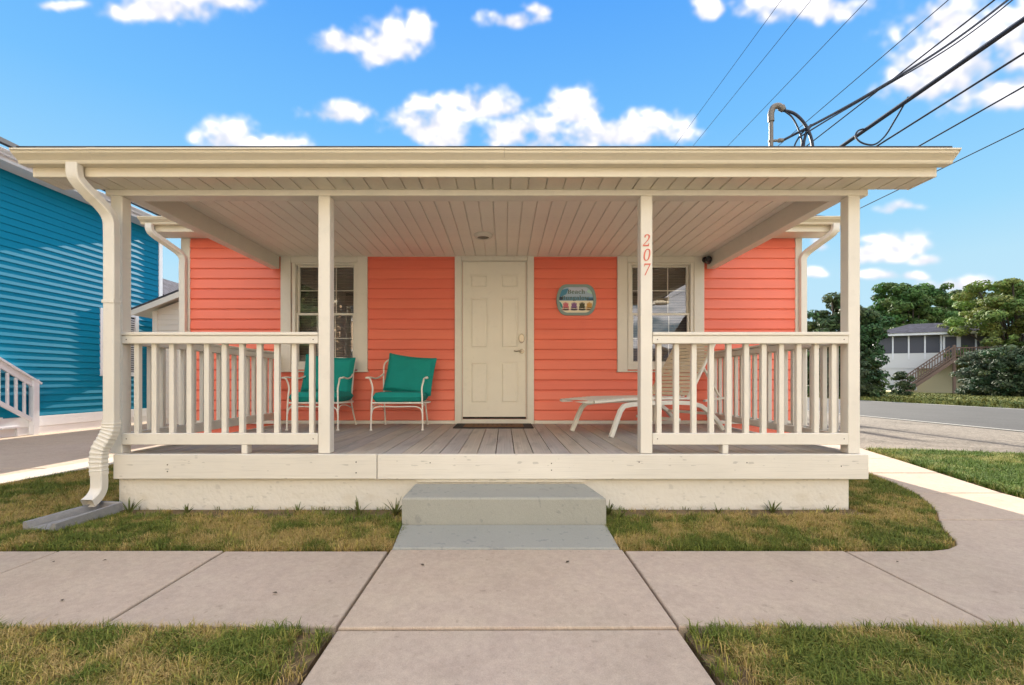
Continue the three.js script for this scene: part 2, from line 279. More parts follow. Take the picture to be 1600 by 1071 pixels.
// concrete walks, slab by slab
{
  const walk = structure('front_walk');
  const joints = [-5.3, -4.35, -3.42, -2.485, -1.565, -0.648];
  for (let i = 0; i + 1 < joints.length; i++) part('paving_slab', slab([[joints[i] + 0.006, 3.445], [joints[i + 1] - 0.006, 3.445], [joints[i + 1] - 0.006, 4.25], [joints[i] + 0.006, 4.25]], -0.1, 0.002 + 0.003 * (i % 2)), i % 2 ? M.conc : M.concB, walk);
  const inn = [[1.906, 3.445], [2.254, 3.442], [2.394, 3.437], [2.514, 3.407], [2.619, 3.347], [2.694, 3.262], [2.744, 3.172], [2.804, 3.072], [2.884, 2.967], [2.975, 2.86]];
  part('paving_slab', slab([[0.676, 3.445], [1.894, 3.445], [1.894, 4.25], [0.676, 4.25]], -0.1, 0.004), M.conc, walk);
  part('paving_slab', slab([...inn, [4.06, 2.86], [3.9, 4.25], [1.906, 4.25]], -0.1, 0.002), M.concB, walk);
  part('paving_slab', slab([[2.98, 2.848], [3.15, 2.645], [3.31, 2.40], [3.455, 2.15], [3.485, 2.09], [4.22, 2.09], [4.16, 2.45], [4.065, 2.848]], -0.1, 0.003), M.conc, walk);
  part('paving_slab', slab([[3.488, 2.078], [3.58, 1.84], [3.68, 1.53], [3.755, 1.22], [4.49, 1.22], [4.225, 2.078]], -0.1, 0.002), M.concB, walk);
  part('paving_slab', slab([[3.758, 1.208], [4.0, 0.3], [4.78, 0.3], [4.494, 1.208]], -0.1, 0.004), M.conc, walk);
  part('paving_slab', slab([[4.003, 0.288], [4.2, -0.6], [5.05, -0.6], [4.784, 0.288]], -0.1, 0.003), M.concB, walk);
  part('paving_slab', slab([[4.203, -0.612], [4.4, -1.7], [5.35, -1.7], [5.054, -0.612]], -0.1, 0.003), M.conc, walk);
  const mid = structure('centre_path');
  part('paving_slab', slab([[-0.636, 3.432], [0.662, 3.432], [0.664, 4.262], [-0.638, 4.268]], -0.1, 0.006), M.conc, mid);
  part('paving_slab', slab([[-0.638, 4.278], [0.664, 4.272], [0.664, 5.6], [-0.638, 5.6]], -0.1, 0.001), M.concB, mid);
  part('paving_slab', slab([[-0.638, 5.61], [0.664, 5.61], [0.664, 7.0], [-0.638, 7.0]], -0.1, 0.004), M.conc, mid);
}
// driveway beside the blue house, with its pale concrete edge
{
  const d = structure('driveway');
  part('paving_slab', slab([[-8.9, -1.05], [-4.80, -1.05], [-4.80, -0.05], [-4.925, 0.95], [-8.9, 0.98]], -0.1, 0.0), M.drive, d);
  part('paving_slab', slab([[-8.9, 0.99], [-4.93, 0.96], [-5.05, 1.75], [-5.24, 2.75], [-8.9, 2.75]], -0.1, -0.002), M.drive, d);
  part('paving_slab', slab([[-9.2, -6], [-4.45, -6], [-4.45, -1.06], [-9.2, -1.06]], -0.1, 0.001), M.drive, d);
  structure('driveway_edge', slab([[-4.79, -1.0], [-4.25, -1.0], [-4.275, 0.0], [-4.462, 0.94], [-4.632, 1.76], [-4.868, 2.75], [-5.23, 2.75], [-5.04, 1.75], [-4.915, 0.94], [-4.79, -0.06]], -0.1, 0.012), M.kerb);
}
// the side road, gravel shoulder and verge
structure('gravel_shoulder', slab([[4.2, -60], [9.75, -60], [9.75, 0.95], [6.65, 0.06], [5.7, -0.27], [5.05, -0.47], [5.36, -1.72], [4.2, -1.72]], -0.10, -0.010, 0), M.gravel);
structure('road', slab([[9.75, -160], [17.9, -160], [17.9, 60], [9.75, 60]], -0.10, -0.004, 0), M.asphalt);
structure('road_line', slab([[9.84, -160], [9.95, -160], [9.95, 60], [9.84, 60]], -0.02, 0.0, 0), M.line);
structure('road_line', slab([[17.52, -160], [17.66, -160], [17.66, 60], [17.52, 60]], -0.02, 0.0, 0), M.line);
structure('street', slab([[-60, 7.2], [9.7, 7.2], [9.7, 13.2], [-60, 13.2]], -0.10, -0.006, 0), M.street);

// ================================================================== THE CORAL COTTAGE
const cottage = thing('beach_cottage', 'coral lap-sided cottage with a cream front porch and white railings', 'house');
const WL = -4.15, WR = 3.82;
{
  const winHoles = [[-2.72, -1.86], [1.55, 2.43]].map(([a, b]) => [[a, 1.15], [a, 2.49], [b, 2.49], [b, 1.15]]);
  const g = extrude([[WL, 0], [WR, 0], [WR, 2.80], [WL, 2.80]], 0.15, winHoles); g.translate(0, 0, -0.15);
  part('front_wall', g, M.coralB, cottage);
  for (const x of [WL, WR - 0.15]) part('side_wall', merge([(() => { const e = extrude([[0.16, 0], [5.3, 0], [5.3, 2.8], [2.7, 3.95], [0.16, 2.8]], 0.15); e.rotateY(Math.PI / 2); e.translate(x, 0, 0); return e; })()]), M.coralB, cottage);
  part('back_wall', span(WL, WR, 0, 2.95, -5.45, -5.31), M.coralB, cottage);
  part('room_floor', span(WL + 0.16, WR - 0.16, 0.30, 0.38, -5.25, -0.16), M.room, cottage);
  part('room_divider', span(WL + 0.16, WR - 0.16, 0.40, 2.75, -2.0, -1.9), M.room, cottage);
  part('room_ceiling', span(WL + 0.16, WR - 0.16, 2.70, 2.76, -5.25, -0.16), M.room, cottage);
}
// lap siding, board by board
{
  const p = 0.1305, prof = [[0, 0], [0.005, 0], [0.0205, 0.011], [0.0215, 0.016], [0.009, 0.106], [0.0035, 0.118], [0.0025, p + 0.004], [0, p + 0.004]];
  const mats = [M.coral, M.coralB, M.coralC];
  for (let k = 0; k < 18; k++) {
    const y = 0.44 + k * p;
    const bays = y + p < 1.10 ? [[WL + 0.10, -0.64], [0.384, WR - 0.07]] : [[WL + 0.10, -2.876], [-1.757, -0.64], [0.384, 1.451], [2.57, WR - 0.07]];
    bays.forEach(([a, b], i) => {
      const inner = bays.length === 4 && (i === 1 || i === 2); if (inner && k > 16) return;
      part('siding_board', alongX(prof, a, b, rr(0, 9)), mats[Math.floor(rr(0, 3))], cottage, [0, y, 0]);
    });
  }
  for (const [a, b] of [[WL + 0.1, -0.64], [0.384, WR - 0.07]]) part('base_trim', span(a, b, 0.402, 0.444, 0, 0.032), M.trim, cottage);
  part('corner_trim', span(WL - 0.01, WL + 0.105, 0.1, 2.79, -0.08, 0.026), M.trim, cottage);
  part('corner_trim', span(WR - 0.075, WR + 0.01, 0.1, 2.79, -0.08, 0.026), M.trim, cottage);
  part('foundation', span(WL + 0.02, WR - 0.02, -0.05, 0.42, -5.3, -0.02), M.skirt, cottage);
}
// windows: casing, two sashes with grilles between the panes, slatted blind
function buildWindow(x0, x1, blindDrop) {
  const w = sub('window', cottage, [0, 0, 0]);
  const gx0 = x0 + 0.214, gx1 = x1 - 0.157 - 0.045, yb = 1.206, yt = 2.436, ym = 1.817;
  part('casing_board', span(x0, x0 + 0.13, 1.08, 2.552, 0, 0.036), M.trim, w);
  part('casing_board', span(x1 - 0.13, x1, 1.08, 2.552, 0, 0.036), M.trim, w);
  part('casing_board', span(x0 + 0.132, x1 - 0.132, 2.475, 2.55, 0, 0.034), M.trim, w);
  part('casing_board', span(x0 + 0.132, x1 - 0.132, 1.10, 1.165, 0, 0.034), M.trim, w);
  part('sill', span(x0 - 0.008, x1 + 0.008, 1.066, 1.084, 0, 0.050, 0.005), M.trim, w);
  const fr = [[gx0 - 0.075, gx0 - 0.030, 1.165, 2.475], [gx1 + 0.030, gx1 + 0.075, 1.165, 2.475]].map(([a, b, c, d]) => span(a, b, c, d, -0.07, 0.022));
  fr.push(span(gx0 - 0.028, gx1 + 0.028, 2.452, 2.474, -0.07, 0.020), span(gx0 - 0.028, gx1 + 0.028, 1.166, 1.182, -0.07, 0.020));
  part('window_frame', merge(fr), M.trim, w);
  const sash = (y0, y1, z) => {
    const b = 0.028; part('sash', merge([span(gx0 - b, gx0, y0 - b, y1 + b, z - 0.018, z + 0.018), span(gx1, gx1 + b, y0 - b, y1 + b, z - 0.018, z + 0.018), span(gx0, gx1, y1, y1 + b, z - 0.017, z + 0.017), span(gx0, gx1, y0 - b, y0, z - 0.017, z + 0.017)]), M.trim, w);
    const pane = new THREE.PlaneGeometry(gx1 - gx0 + 0.01, y1 - y0 + 0.01); pane.translate((gx0 + gx1) / 2, (y0 + y1) / 2, z + 0.006); part('pane', pane, M.glass, w);
    for (const k of [1, 2]) { const x = mix(gx0, gx1, k / 3); part('muntin', span(x - 0.0048, x + 0.0048, y0, y1, z - 0.012, z - 0.004, 0.001), M.trim, w); }
    const y = (y0 + y1) / 2; part('muntin', span(gx0, gx1, y - 0.0048, y + 0.0048, z - 0.0125, z - 0.0045, 0.001), M.trim, w);
  };
  sash(yb, ym - 0.014, -0.022); sash(ym + 0.014, yt - 0.006, 0.0 - 0.058);
  const sl = []; for (let y = 2.47; y > blindDrop; y -= 0.0215) { const s = cbox(gx1 - gx0 + 0.08, 0.0016, 0.022, 0.0003).clone(); s.rotateX(0.75); s.translate((gx0 + gx1) / 2, y, -0.105); sl.push(s); }
  for (const k of [0.2, 0.8]) sl.push(span(mix(gx0, gx1, k) - 0.002, mix(gx0, gx1, k) + 0.002, blindDrop, 2.48, -0.096, -0.093, 0.0005));
  const bl = part('blind', merge(sl), M.blind, w); bl.userData.kind = 'stuff';
}
buildWindow(-2.874, -1.759, 1.17); buildWindow(1.453, 2.568, 1.17);
// the door
{
  const d = sub('front_door', cottage);
  part('casing_board', span(-0.636, -0.552, 0.402, 2.552, 0, 0.046), M.trim, d);
  part('casing_board', span(0.296, 0.380, 0.402, 2.552, 0, 0.046), M.trim, d);
  part('casing_board', span(-0.550, 0.294, 2.500, 2.552, 0, 0.044), M.trim, d);
  part('threshold', span(-0.552, 0.296, 0.402, 0.462, 0, 0.050), M.trim, d);
  part('jamb', merge([span(-0.551, -0.538, 0.464, 2.50, 0.002, 0.036), span(0.282, 0.295, 0.464, 2.50, 0.002, 0.036), span(-0.537, 0.281, 2.487, 2.499, 0.002, 0.036)]), M.trim, d);
  part('door_sweep', span(-0.535, 0.279, 0.466, 0.490, 0, 0.016), M.dark, d);
  // slab with six sunk panels
  const x0 = -0.534, x1 = 0.278, y0 = 0.492, y1 = 2.485, cols = [[-0.442, -0.208], [-0.048, 0.186]], rows = [[0.66, 1.20], [1.37, 2.03], [2.15, 2.325]];
  const holes = []; for (const [a, b] of cols) for (const [c, e] of rows) holes.push([[a, c], [a, e], [b, e], [b, c]]);
  const s = extrude([[x0, y0], [x1, y0], [x1, y1], [x0, y1]], 0.012, holes); s.translate(0, 0, 0.008); part('door_slab', s, M.door, d);
  part('door_core', span(x0 + 0.01, x1 - 0.01, y0 + 0.01, y1 - 0.01, 0.0005, 0.0095, 0), M.door, d);
  for (const [a, b] of cols) for (const [c, e] of rows) {
    const q = 0.030, sh = new THREE.Shape([[a + q, c + q], [b - q, c + q], [b - q, e - q], [a + q, e - q]].map((v) => new THREE.Vector2(...v)));
    let g = new THREE.ExtrudeGeometry(sh, { depth: 0.001, bevelEnabled: true, bevelThickness: 0.007, bevelSize: 0.014, bevelOffset: -0.002, bevelSegments: 1 }); if (g.index) g = g.toNonIndexed(); g.translate(0, 0, 0.010); boxUV(g, 0.2, 0.6, 0.01); part('door_panel', g, M.door, d);
  }
  const lock = new THREE.Shape(); lock.absellipse(0, 0, 0.040, 0.060, 0, Math.PI * 2);
  const lg = new THREE.ExtrudeGeometry(lock, { depth: 0.012, bevelEnabled: true, bevelThickness: 0.008, bevelSize: 0.008, bevelSegments: 3, bevelOffset: -0.008, curveSegments: 24 }); lg.translate(0.222, 1.50, 0.024);
  part('deadbolt', merge([lg, rod([0.222, 1.475, 0.04], [0.222, 1.475, 0.056], 0.019, 0.016, 20)]), M.nickel, d);
  part('door_lever', merge([rod([0.226, 1.335, 0.021], [0.226, 1.335, 0.034], 0.033, 0.030, 24), rod([0.226, 1.335, 0.03], [0.226, 1.335, 0.062], 0.011, 0.011, 12), tube([[0.226, 1.335, 0.060], [0.196, 1.338, 0.064], [0.155, 1.334, 0.064], [0.122, 1.340, 0.062]], 0.0085, 10)]), M.nickel, d);
}
// porch deck
{
  const p = 0.1435; let k0 = Math.ceil((-2.90 + 0.066) / p);
  for (let k = k0 - 1; ; k++) { const a = Math.max(-2.895, -0.066 + k * p + 0.003), b = Math.min(2.695, -0.066 + (k + 1) * p - 0.003); if (a >= 2.69) break; if (b - a > 0.02) part('deck_board', cbox(b - a, 0.028, 2.535, 0.0025, (k * 7 + 300) % 5), M.deck[(k * 5 + 300) % 3], cottage, [(a + b) / 2, 0.386 + 0.0008 * ((k * 13 + 390) % 3 - 1), 1.2695]); }
  const js = []; for (const z of [0.1, 0.55, 1.0, 1.45, 1.9, 2.35]) js.push(span(-2.88, 2.68, 0.24, 0.370, z, z + 0.04)); part('joists', merge(js), M.weathered, cottage);
  part('rim_board', span(-2.905, -0.948, 0.223, 0.406, 2.54, 2.58, 0.004, 1), M.rim, cottage);
  part('rim_board', span(-0.943, 2.705, 0.2215, 0.406, 2.54, 2.582, 0.004, 3), M.rim, cottage);
  part('rim_board', span(2.665, 2.704, 0.223, 0.404, 0.02, 2.539, 0.004, 2), M.rim, cottage);
  part('rim_board', span(-2.904, -2.866, 0.223, 0.404, 0.02, 2.539, 0.004, 4), M.rim, cottage);
  const nails = []; for (const [x, y] of [[-2.5, 0.33], [-2.5, 0.28], [-1.1, 0.35], [-1.1, 0.27], [-0.55, 0.345], [0.35, 0.34], [0.35, 0.29], [1.0, 0.35], [1.8, 0.345], [2.5, 0.32]]) nails.push(rod([x, y, 2.575], [x, y, 2.5835], 0.005, 0.0045, 8)); part('nail_head', merge(nails), M.dark, cottage).userData.kind = 'stuff';
  part('porch_skirt', span(-2.895, 2.588, -0.06, 0.2215, 2.45, 2.542, 0.006), M.skirt, cottage);
  part('porch_skirt', span(2.50, 2.586, -0.06, 0.2215, 0.02, 2.449), M.skirt, cottage);
  part('porch_skirt', span(-2.893, -2.80, -0.06, 0.2215, 0.02, 2.449), M.skirt, cottage);
  part('skirt_cap', span(-0.66, 0.60, 0.195, 0.2205, 2.5425, 2.560, 0.002), M.skirt, cottage);
}
// posts and beams
const POSTS = [-2.9335, -1.3625, 1.0755, 2.6455];
for (const x of POSTS) part('porch_post', cbox(0.089, 1.95, 0.089, 0.004, x), M.post, cottage, [x, 1.3775, 2.4725]);
part('porch_beam', span(-3.014, 2.749, 2.3525, 2.50, 2.40, 2.5205, 0.004), M.trim, cottage);
part('porch_beam', span(-2.99, -2.885, 2.39, 2.66, 0.036, 2.399, 0.004), M.trim, cottage);
part('porch_beam', span(2.60, 2.705, 2.39, 2.66, 0.036, 2.399, 0.004), M.trim, cottage);
part('ceiling_backing', span(-2.884, 2.599, 2.5655, 2.60, 0.018, 2.42), M.ceiling, cottage);
{
  const p = 0.1311;
  for (let k = -21; k <= 22; k++) { const a = Math.max(-2.883, -0.231 + k * p + 0.0028), b = Math.min(2.598, -0.231 + (k + 1) * p - 0.0028 - (k % 2 ? 0 : 0.002)); if (b - a > 0.015) part('ceiling_strip', cbox(b - a, 0.012, 2.378, 0.0035), M.ceiling, cottage, [(a + b) / 2, 2.5585, 1.208]); }
  part('ceiling_edge', merge([span(-2.883, 2.598, 2.545, 2.5522, 0.047, 0.058, 0.001)]), M.trim, cottage);
  const soff = []; for (let k = -21; k <= 29; k++) { const a = Math.max(-3.31, -0.741 + k * p + 0.0035), b = Math.min(3.035, -0.741 + (k + 1) * p - 0.0035); if (b - a > 0.015) part('soffit_strip', cbox(b - a, 0.010, 0.205, 0.003), M.gutter, cottage, [(a + b) / 2, 2.3995, 2.6255]); }
  part('soffit_backing', span(-3.312, 3.037, 2.406, 2.43, 2.5215, 2.735), M.gutter, cottage);
  part('fascia', span(-3.33, 3.054, 2.392, 2.53, 2.736, 2.752, 0.003), M.gutter, cottage);
  part('fascia_return', span(-3.328, -3.312, 2.392, 2.52, 2.52, 2.7355), M.gutter, cottage);
  part('fascia_return', span(3.036, 3.052, 2.392, 2.52, 2.52, 2.7355), M.gutter, cottage);
}
// K-style gutters
const kProf = (z, y, s = 1) => [[0, 0], [0.062, 0], [0.068, 0.010], [0.071, 0.020], [0.090, 0.036], [0.112, 0.052], [0.116, 0.064], [0.127, 0.068], [0.127, 0.078], [0.121, 0.079], [0.112, 0.070], [0.104, 0.055], [0.066, 0.026], [0.060, 0.006], [0.004, 0.006], [0, 0.03]].map(([a, b]) => [z + a * s, y + b * s]);
function gutter(x0, x1, z, y) {
  const g = sub('gutter', cottage);
  const xs = x1 - x0 > 4 ? [x0, x0 + 0.52, mix(x0, x1, 0.52), x1] : [x0, x1];
  for (let i = 0; i + 1 < xs.length; i++) part('gutter_run', alongX(kProf(z, y, i === 1 ? 1.008 : 1), xs[i] + (i ? 0.001 : 0), xs[i + 1]), M.gutter, g);
  for (const x of [x0 - 0.003, x1 + 0.0005]) { const e = extrude([[0, 0], [0.062, 0], [0.071, 0.020], [0.112, 0.052], [0.127, 0.068], [0.127, 0.079], [0, 0.079]].map(([a, b]) => [-(z + a), y + b]), 0.0025); e.rotateY(Math.PI / 2); e.translate(x, 0, 0); part('end_cap', e, M.gutter, g); }
}
gutter(-3.36, 3.10, 2.7525, 2.457);
// roofs
{
  part('porch_roof', (() => { const e = alongX([[2.86, 2.540], [2.86, 2.556], [2.50, 2.612], [2.50, 2.57]], -3.335, 3.06); return e; })(), M.shingle, cottage);
  part('porch_roof', alongX([[2.499, 2.571], [2.499, 2.612], [0.32, 2.985], [0.32, 2.92]], -3.03, 2.77), M.shingle, cottage);
  for (let i = 0; i < 21; i++) { const a = -3.33 + i * 0.304; part('shingle', span(a + 0.003, a + 0.301, 0, 0.006 + 0.004 * ((i * 7) % 3), 0, 0.11, 0.001), M.shingle, cottage, [0, 2.5545, 2.752], [0.155, 0, 0]); }
  part('side_gable', alongX([[0.03, 2.665], [2.39, 2.60], [0.33, 2.93], [0.03, 2.93]], -2.98, -2.90), M.trim, cottage);
  part('side_gable', alongX([[0.03, 2.665], [2.39, 2.60], [0.33, 2.93], [0.03, 2.93]], 2.62, 2.70), M.trim, cottage);
  part('main_roof', alongX([[0.325, 2.90], [0.325, 2.95], [-2.68, 4.20], [-5.70, 2.95], [-5.70, 2.90], [-2.68, 4.10]], -4.40, 4.13), M.shingle, cottage);
  for (const [a, b] of [[-4.39, -3.04], [2.78, 4.12]]) {
    part('eave_soffit', span(a, b, 2.789, 2.800, 0.018, 0.285), M.trim, cottage);
    part('fascia', span(a, b, 2.784, 2.935, 0.286, 0.302), M.gutter, cottage);
  }
  gutter(-4.41, -3.04, 0.3025, 2.855); gutter(2.78, 4.11, 0.3025, 2.855);
}
// downspouts
{
  const pts = [[-2.99, 2.462, 2.80], [-2.99, 2.41, 2.80], [-2.986, 2.365, 2.792], [-2.968, 2.32, 2.763], [-2.94, 2.268, 2.715], [-2.912, 2.215, 2.667], [-2.895, 2.17, 2.637], [-2.887, 2.12, 2.622], [-2.885, 2.05, 2.620], [-2.885, 0.66, 2.620]];
  const fine = (P, n) => new THREE.CatmullRomCurve3(P.map((p) => new THREE.Vector3(...p)), false, 'centripetal').getPoints(n).map((p) => p.toArray());
  part('downspout', sweepRect(fine(pts, 60), 0.082, 0.060, [1, 0, 0]), M.post, cottage);
  part('downspout_collar', sweepRect([[-2.950, 2.285, 2.732], [-2.936, 2.26, 2.708]], 0.088, 0.066, [1, 0, 0]), M.post, cottage);
  part('downspout_strap', span(-2.93, -2.84, 1.52, 1.545, 2.585, 2.6535, 0.002), M.post, cottage);
  const f = new THREE.CatmullRomCurve3([[-2.885, 0.665, 2.620], [-2.887, 0.60, 2.622], [-2.91, 0.53, 2.632], [-2.945, 0.45, 2.645], [-2.952, 0.36, 2.650], [-2.948, 0.27, 2.650]].map((p) => new THREE.Vector3(...p)));
  const fp = f.getPoints(70).map((p) => p.toArray());
  part('flexible_downspout', sweepRect(fp, 0.092, 0.072, [1, 0, 0], (i) => 1 + 0.055 * (i % 5 < 2 ? 1 : -0.3) * (i > 4 && i < 66 ? 1 : 0)), M.post, cottage);
  part('downspout_elbow', sweepRect(fine([[-2.948, 0.275, 2.650], [-2.946, 0.20, 2.651], [-2.946, 0.165, 2.656], [-2.947, 0.135, 2.672], [-2.948, 0.108, 2.700], [-2.949, 0.085, 2.742]], 24), 0.086, 0.066, [1, 0, 0]), M.post, cottage);
  const side = (x, s) => part('downspout', sweepRect(fine([[x + s * 0.20, 2.86, 0.365], [x + s * 0.20, 2.80, 0.365], [x + s * 0.185, 2.755, 0.345], [x + s * 0.10, 2.66, 0.20], [x + s * 0.03, 2.58, 0.085], [x, 2.52, 0.066], [x, 2.4, 0.064], [x, 0.15, 0.064]], 40), 0.078, 0.058, [1, 0, 0]), M.post, cottage);
  side(WL + 0.045, -1); side(WR - 0.005, 1);
}
// railings
function railing(axis, a, b, at, balusters, support) {           // runs along x (axis 0) at z = at, or along z (axis 2) at x = at
  const r = sub('railing', cottage), S = (u0, u1, y0, y1, w0, w1, v) => axis === 0 ? span(u0, u1, y0, y1, at + w0, at + w1, 0.004, v) : span(at + w0, at + w1, y0, y1, u0, u1, 0.004, v);
  part('rail_cap', S(a, b, 1.296, 1.321, -0.055, 0.062, 1), M.post, r);
  part('top_rail', S(a, b, 1.234, 1.2955, 0.0205, 0.0535, 2), M.post, r);
  part('bottom_rail', S(a, b, 0.470, 0.557, 0.0205, 0.0535, 3), M.post, r);
  const g = cbox(0.038, 0.80, 0.038, 0.003, 1);
  for (const u of balusters) { const m = part('baluster', g, M.post, r, axis === 0 ? [u, 0.892, at] : [at, 0.892, u]); m.rotation.y = rr(-0.02, 0.02); }
  part('rear_rail', S(a, b, 1.238, 1.293, -0.052, -0.0205, 4), M.post, r);
  part('rear_rail', S(a, b, 0.490, 0.548, -0.052, -0.0205, 5), M.post, r);
  if (support !== undefined) part('support_block', S(support - 0.022, support + 0.022, 0.401, 0.4695, -0.02, 0.0525, 2), M.post, r);
  const screws = []; for (const u of [a + 0.035, b - 0.035]) for (const y of [1.265, 0.515]) screws.push(axis === 0 ? rod([u, y, at + 0.053], [u, y, at + 0.0545], 0.005, 0.005, 8) : rod([at + 0.053, y, u], [at + 0.0545, y, u], 0.005, 0.005, 8));
  part('screw_heads', merge(screws), M.mast, r).userData.kind = 'stuff';
}
const seq = (a, s, n) => Array.from({ length: n }, (_, i) => a + i * s);
railing(0, -2.888, -1.408, 2.468, seq(-2.806, 0.1335, 11), -1.965);
railing(0, 1.121, 2.600, 2.468, seq(1.181, 0.1335, 11), 1.672);
railing(2, 0.036, 2.427, -2.935, seq(0.16, 0.134, 17));
railing(2, 0.036, 2.427, 2.648, seq(0.16, 0.134, 17));
// ceiling lamp ring
{
  const l = sub('ceiling_lamp', cottage, [-0.23, 2.552, 0.93]);
  part('lamp_ring', new THREE.LatheGeometry([[0.058, -0.010], [0.066, -0.036], [0.084, -0.034], [0.100, -0.020], [0.104, 0]].map((p) => new THREE.Vector2(...p)), 32), M.trim, l);
  part('lamp_lens', new THREE.LatheGeometry([[0, -0.040], [0.04, -0.037], [0.0655, -0.028]].map((p) => new THREE.Vector2(...p)), 32), M.blind, l);
}
// service mast on the roof
{
  const m = sub('service_mast', cottage, [3.69, 0, -0.43]);
  part('mast_pipe', rod([0, 3.1, 0], [0, 4.62, 0], 0.027, 0.027, 14), M.mast, m);
  part('weatherhead', merge([tube([[0, 4.54, 0], [0, 4.66, 0], [0.03, 4.735, 0.01], [0.09, 4.745, 0.02], [0.135, 4.70, 0.03]], 0.040, 12, 24), rod([0.12, 4.72, 0.028], [0.155, 4.675, 0.036], 0.050, 0.036, 12)]), M.mast, m);
  part('insulator_arm', merge([rod([-0.04, 4.27, 0], [0.13, 4.27, 0.02], 0.018, 0.018, 8), rod([0.09, 4.27, 0.015], [0.155, 4.27, 0.02], 0.03, 0.026, 12)]), M.mast, m);
  part('roof_boot', new THREE.LatheGeometry([[0.16, 3.17], [0.10, 3.24], [0.04, 3.34], [0.031, 3.36]].map((p) => new THREE.Vector2(...p)), 20), M.white, m);
}

// ================================================================== THINGS ON AND AT THE PORCH
{
  const s = thing('entry_step', 'painted grey-green concrete step below the porch with a flat apron', 'step');
  part('step_block', slab([[-0.668, 2.5635], [0.605, 2.5635], [0.668, 2.985], [-0.672, 2.985]], -0.08, 0.186, 0.014), M.step, s);
  part('step_apron', slab([[-0.672, 2.992], [0.668, 2.992], [0.650, 3.424], [-0.632, 3.424]], -0.08, 0.011, 0.010), M.step, s);
}
{
  const g = thing('splash_block', 'grey concrete splash block in the grass under the downspout', 'splash block', [-2.875, 0.004, 2.66], -0.16);
  const out = extrude([[-0.10, 0], [0.10, 0], [0.10, 0.066], [0.078, 0.066], [0.062, 0.018], [-0.062, 0.018], [-0.078, 0.066], [-0.10, 0.066]], 0.44);
  const p = out.attributes.position; for (let i = 0; i < p.count; i++) { const z = p.getZ(i), k = z / 0.44; p.setX(i, p.getX(i) * (1 + 0.25 * k)); p.setY(i, p.getY(i) * (1 - 0.25 * k)); } out.computeVertexNormals();
  part('channel', out, M.block, g); part('back_stop', span(-0.098, 0.098, 0.004, 0.070, -0.028, -0.001, 0.005), M.block, g);
}
{
  const m = thing('doormat', 'brown doormat with a black border at the front door', 'doormat', [-0.128, 0.401, 0.335]);
  part('mat_border', (() => { const g = extrude([[-0.47, -0.275], [0.47, -0.275], [0.47, 0.275], [-0.47, 0.275]], 0.010, [[[-0.36, -0.205], [-0.36, 0.22], [0.36, 0.22], [0.36, -0.205]]]); g.rotateX(-Math.PI / 2); return g; })(), mat(0.025, 0.022, 0.02, 0.9), m);
  part('mat_pile', span(-0.359, 0.359, 0.0005, 0.014, -0.219, 0.204, 0.002), mat(0.20, 0.105, 0.045, 0.98, { map: TX.soil, bumpMap: TX.soilBump, bumpScale: 0.006 }), m);
  const ds = []; for (let i = 0; i < 9; i++) ds.push(span(-0.26 + i * 0.058, -0.235 + i * 0.058, 0.0139, 0.0150, -0.08, 0.04, 0.0002)); part('mat_print', merge(ds), mat(0.07, 0.04, 0.02, 0.98), m).userData.kind = 'stuff';
}
// house number on the post
const fontSerif = await new FontLoader().loadAsync('fonts/droid/droid_serif_regular.typeface.json');
{
  const n = thing('house_number', 'salmon house number 207 running down a cream porch post', 'house number', [1.0755, 0, 2.5175]);
  [['2', 2.035], ['0', 1.925], ['7', 1.815]].forEach(([c, y], i) => {
    const g = new TextGeometry(c, { font: fontSerif, size: 0.088, depth: 0.003, curveSegments: 8 }); g.computeBoundingBox(); const b = g.boundingBox; g.translate(-(b.min.x + b.max.x) / 2, -(b.min.y + b.max.y) / 2, 0);
    const s = new THREE.Matrix4().set(0.86, 0.16, 0, 0, 0, 1.02, 0, 0, 0, 0, 1, 0, 0, 0, 0, 1); g.applyMatrix4(s); part('digit', g, M.red, n, [i === 1 ? 0.002 : 0, y - 0.02, 0.0003]);
  });
}
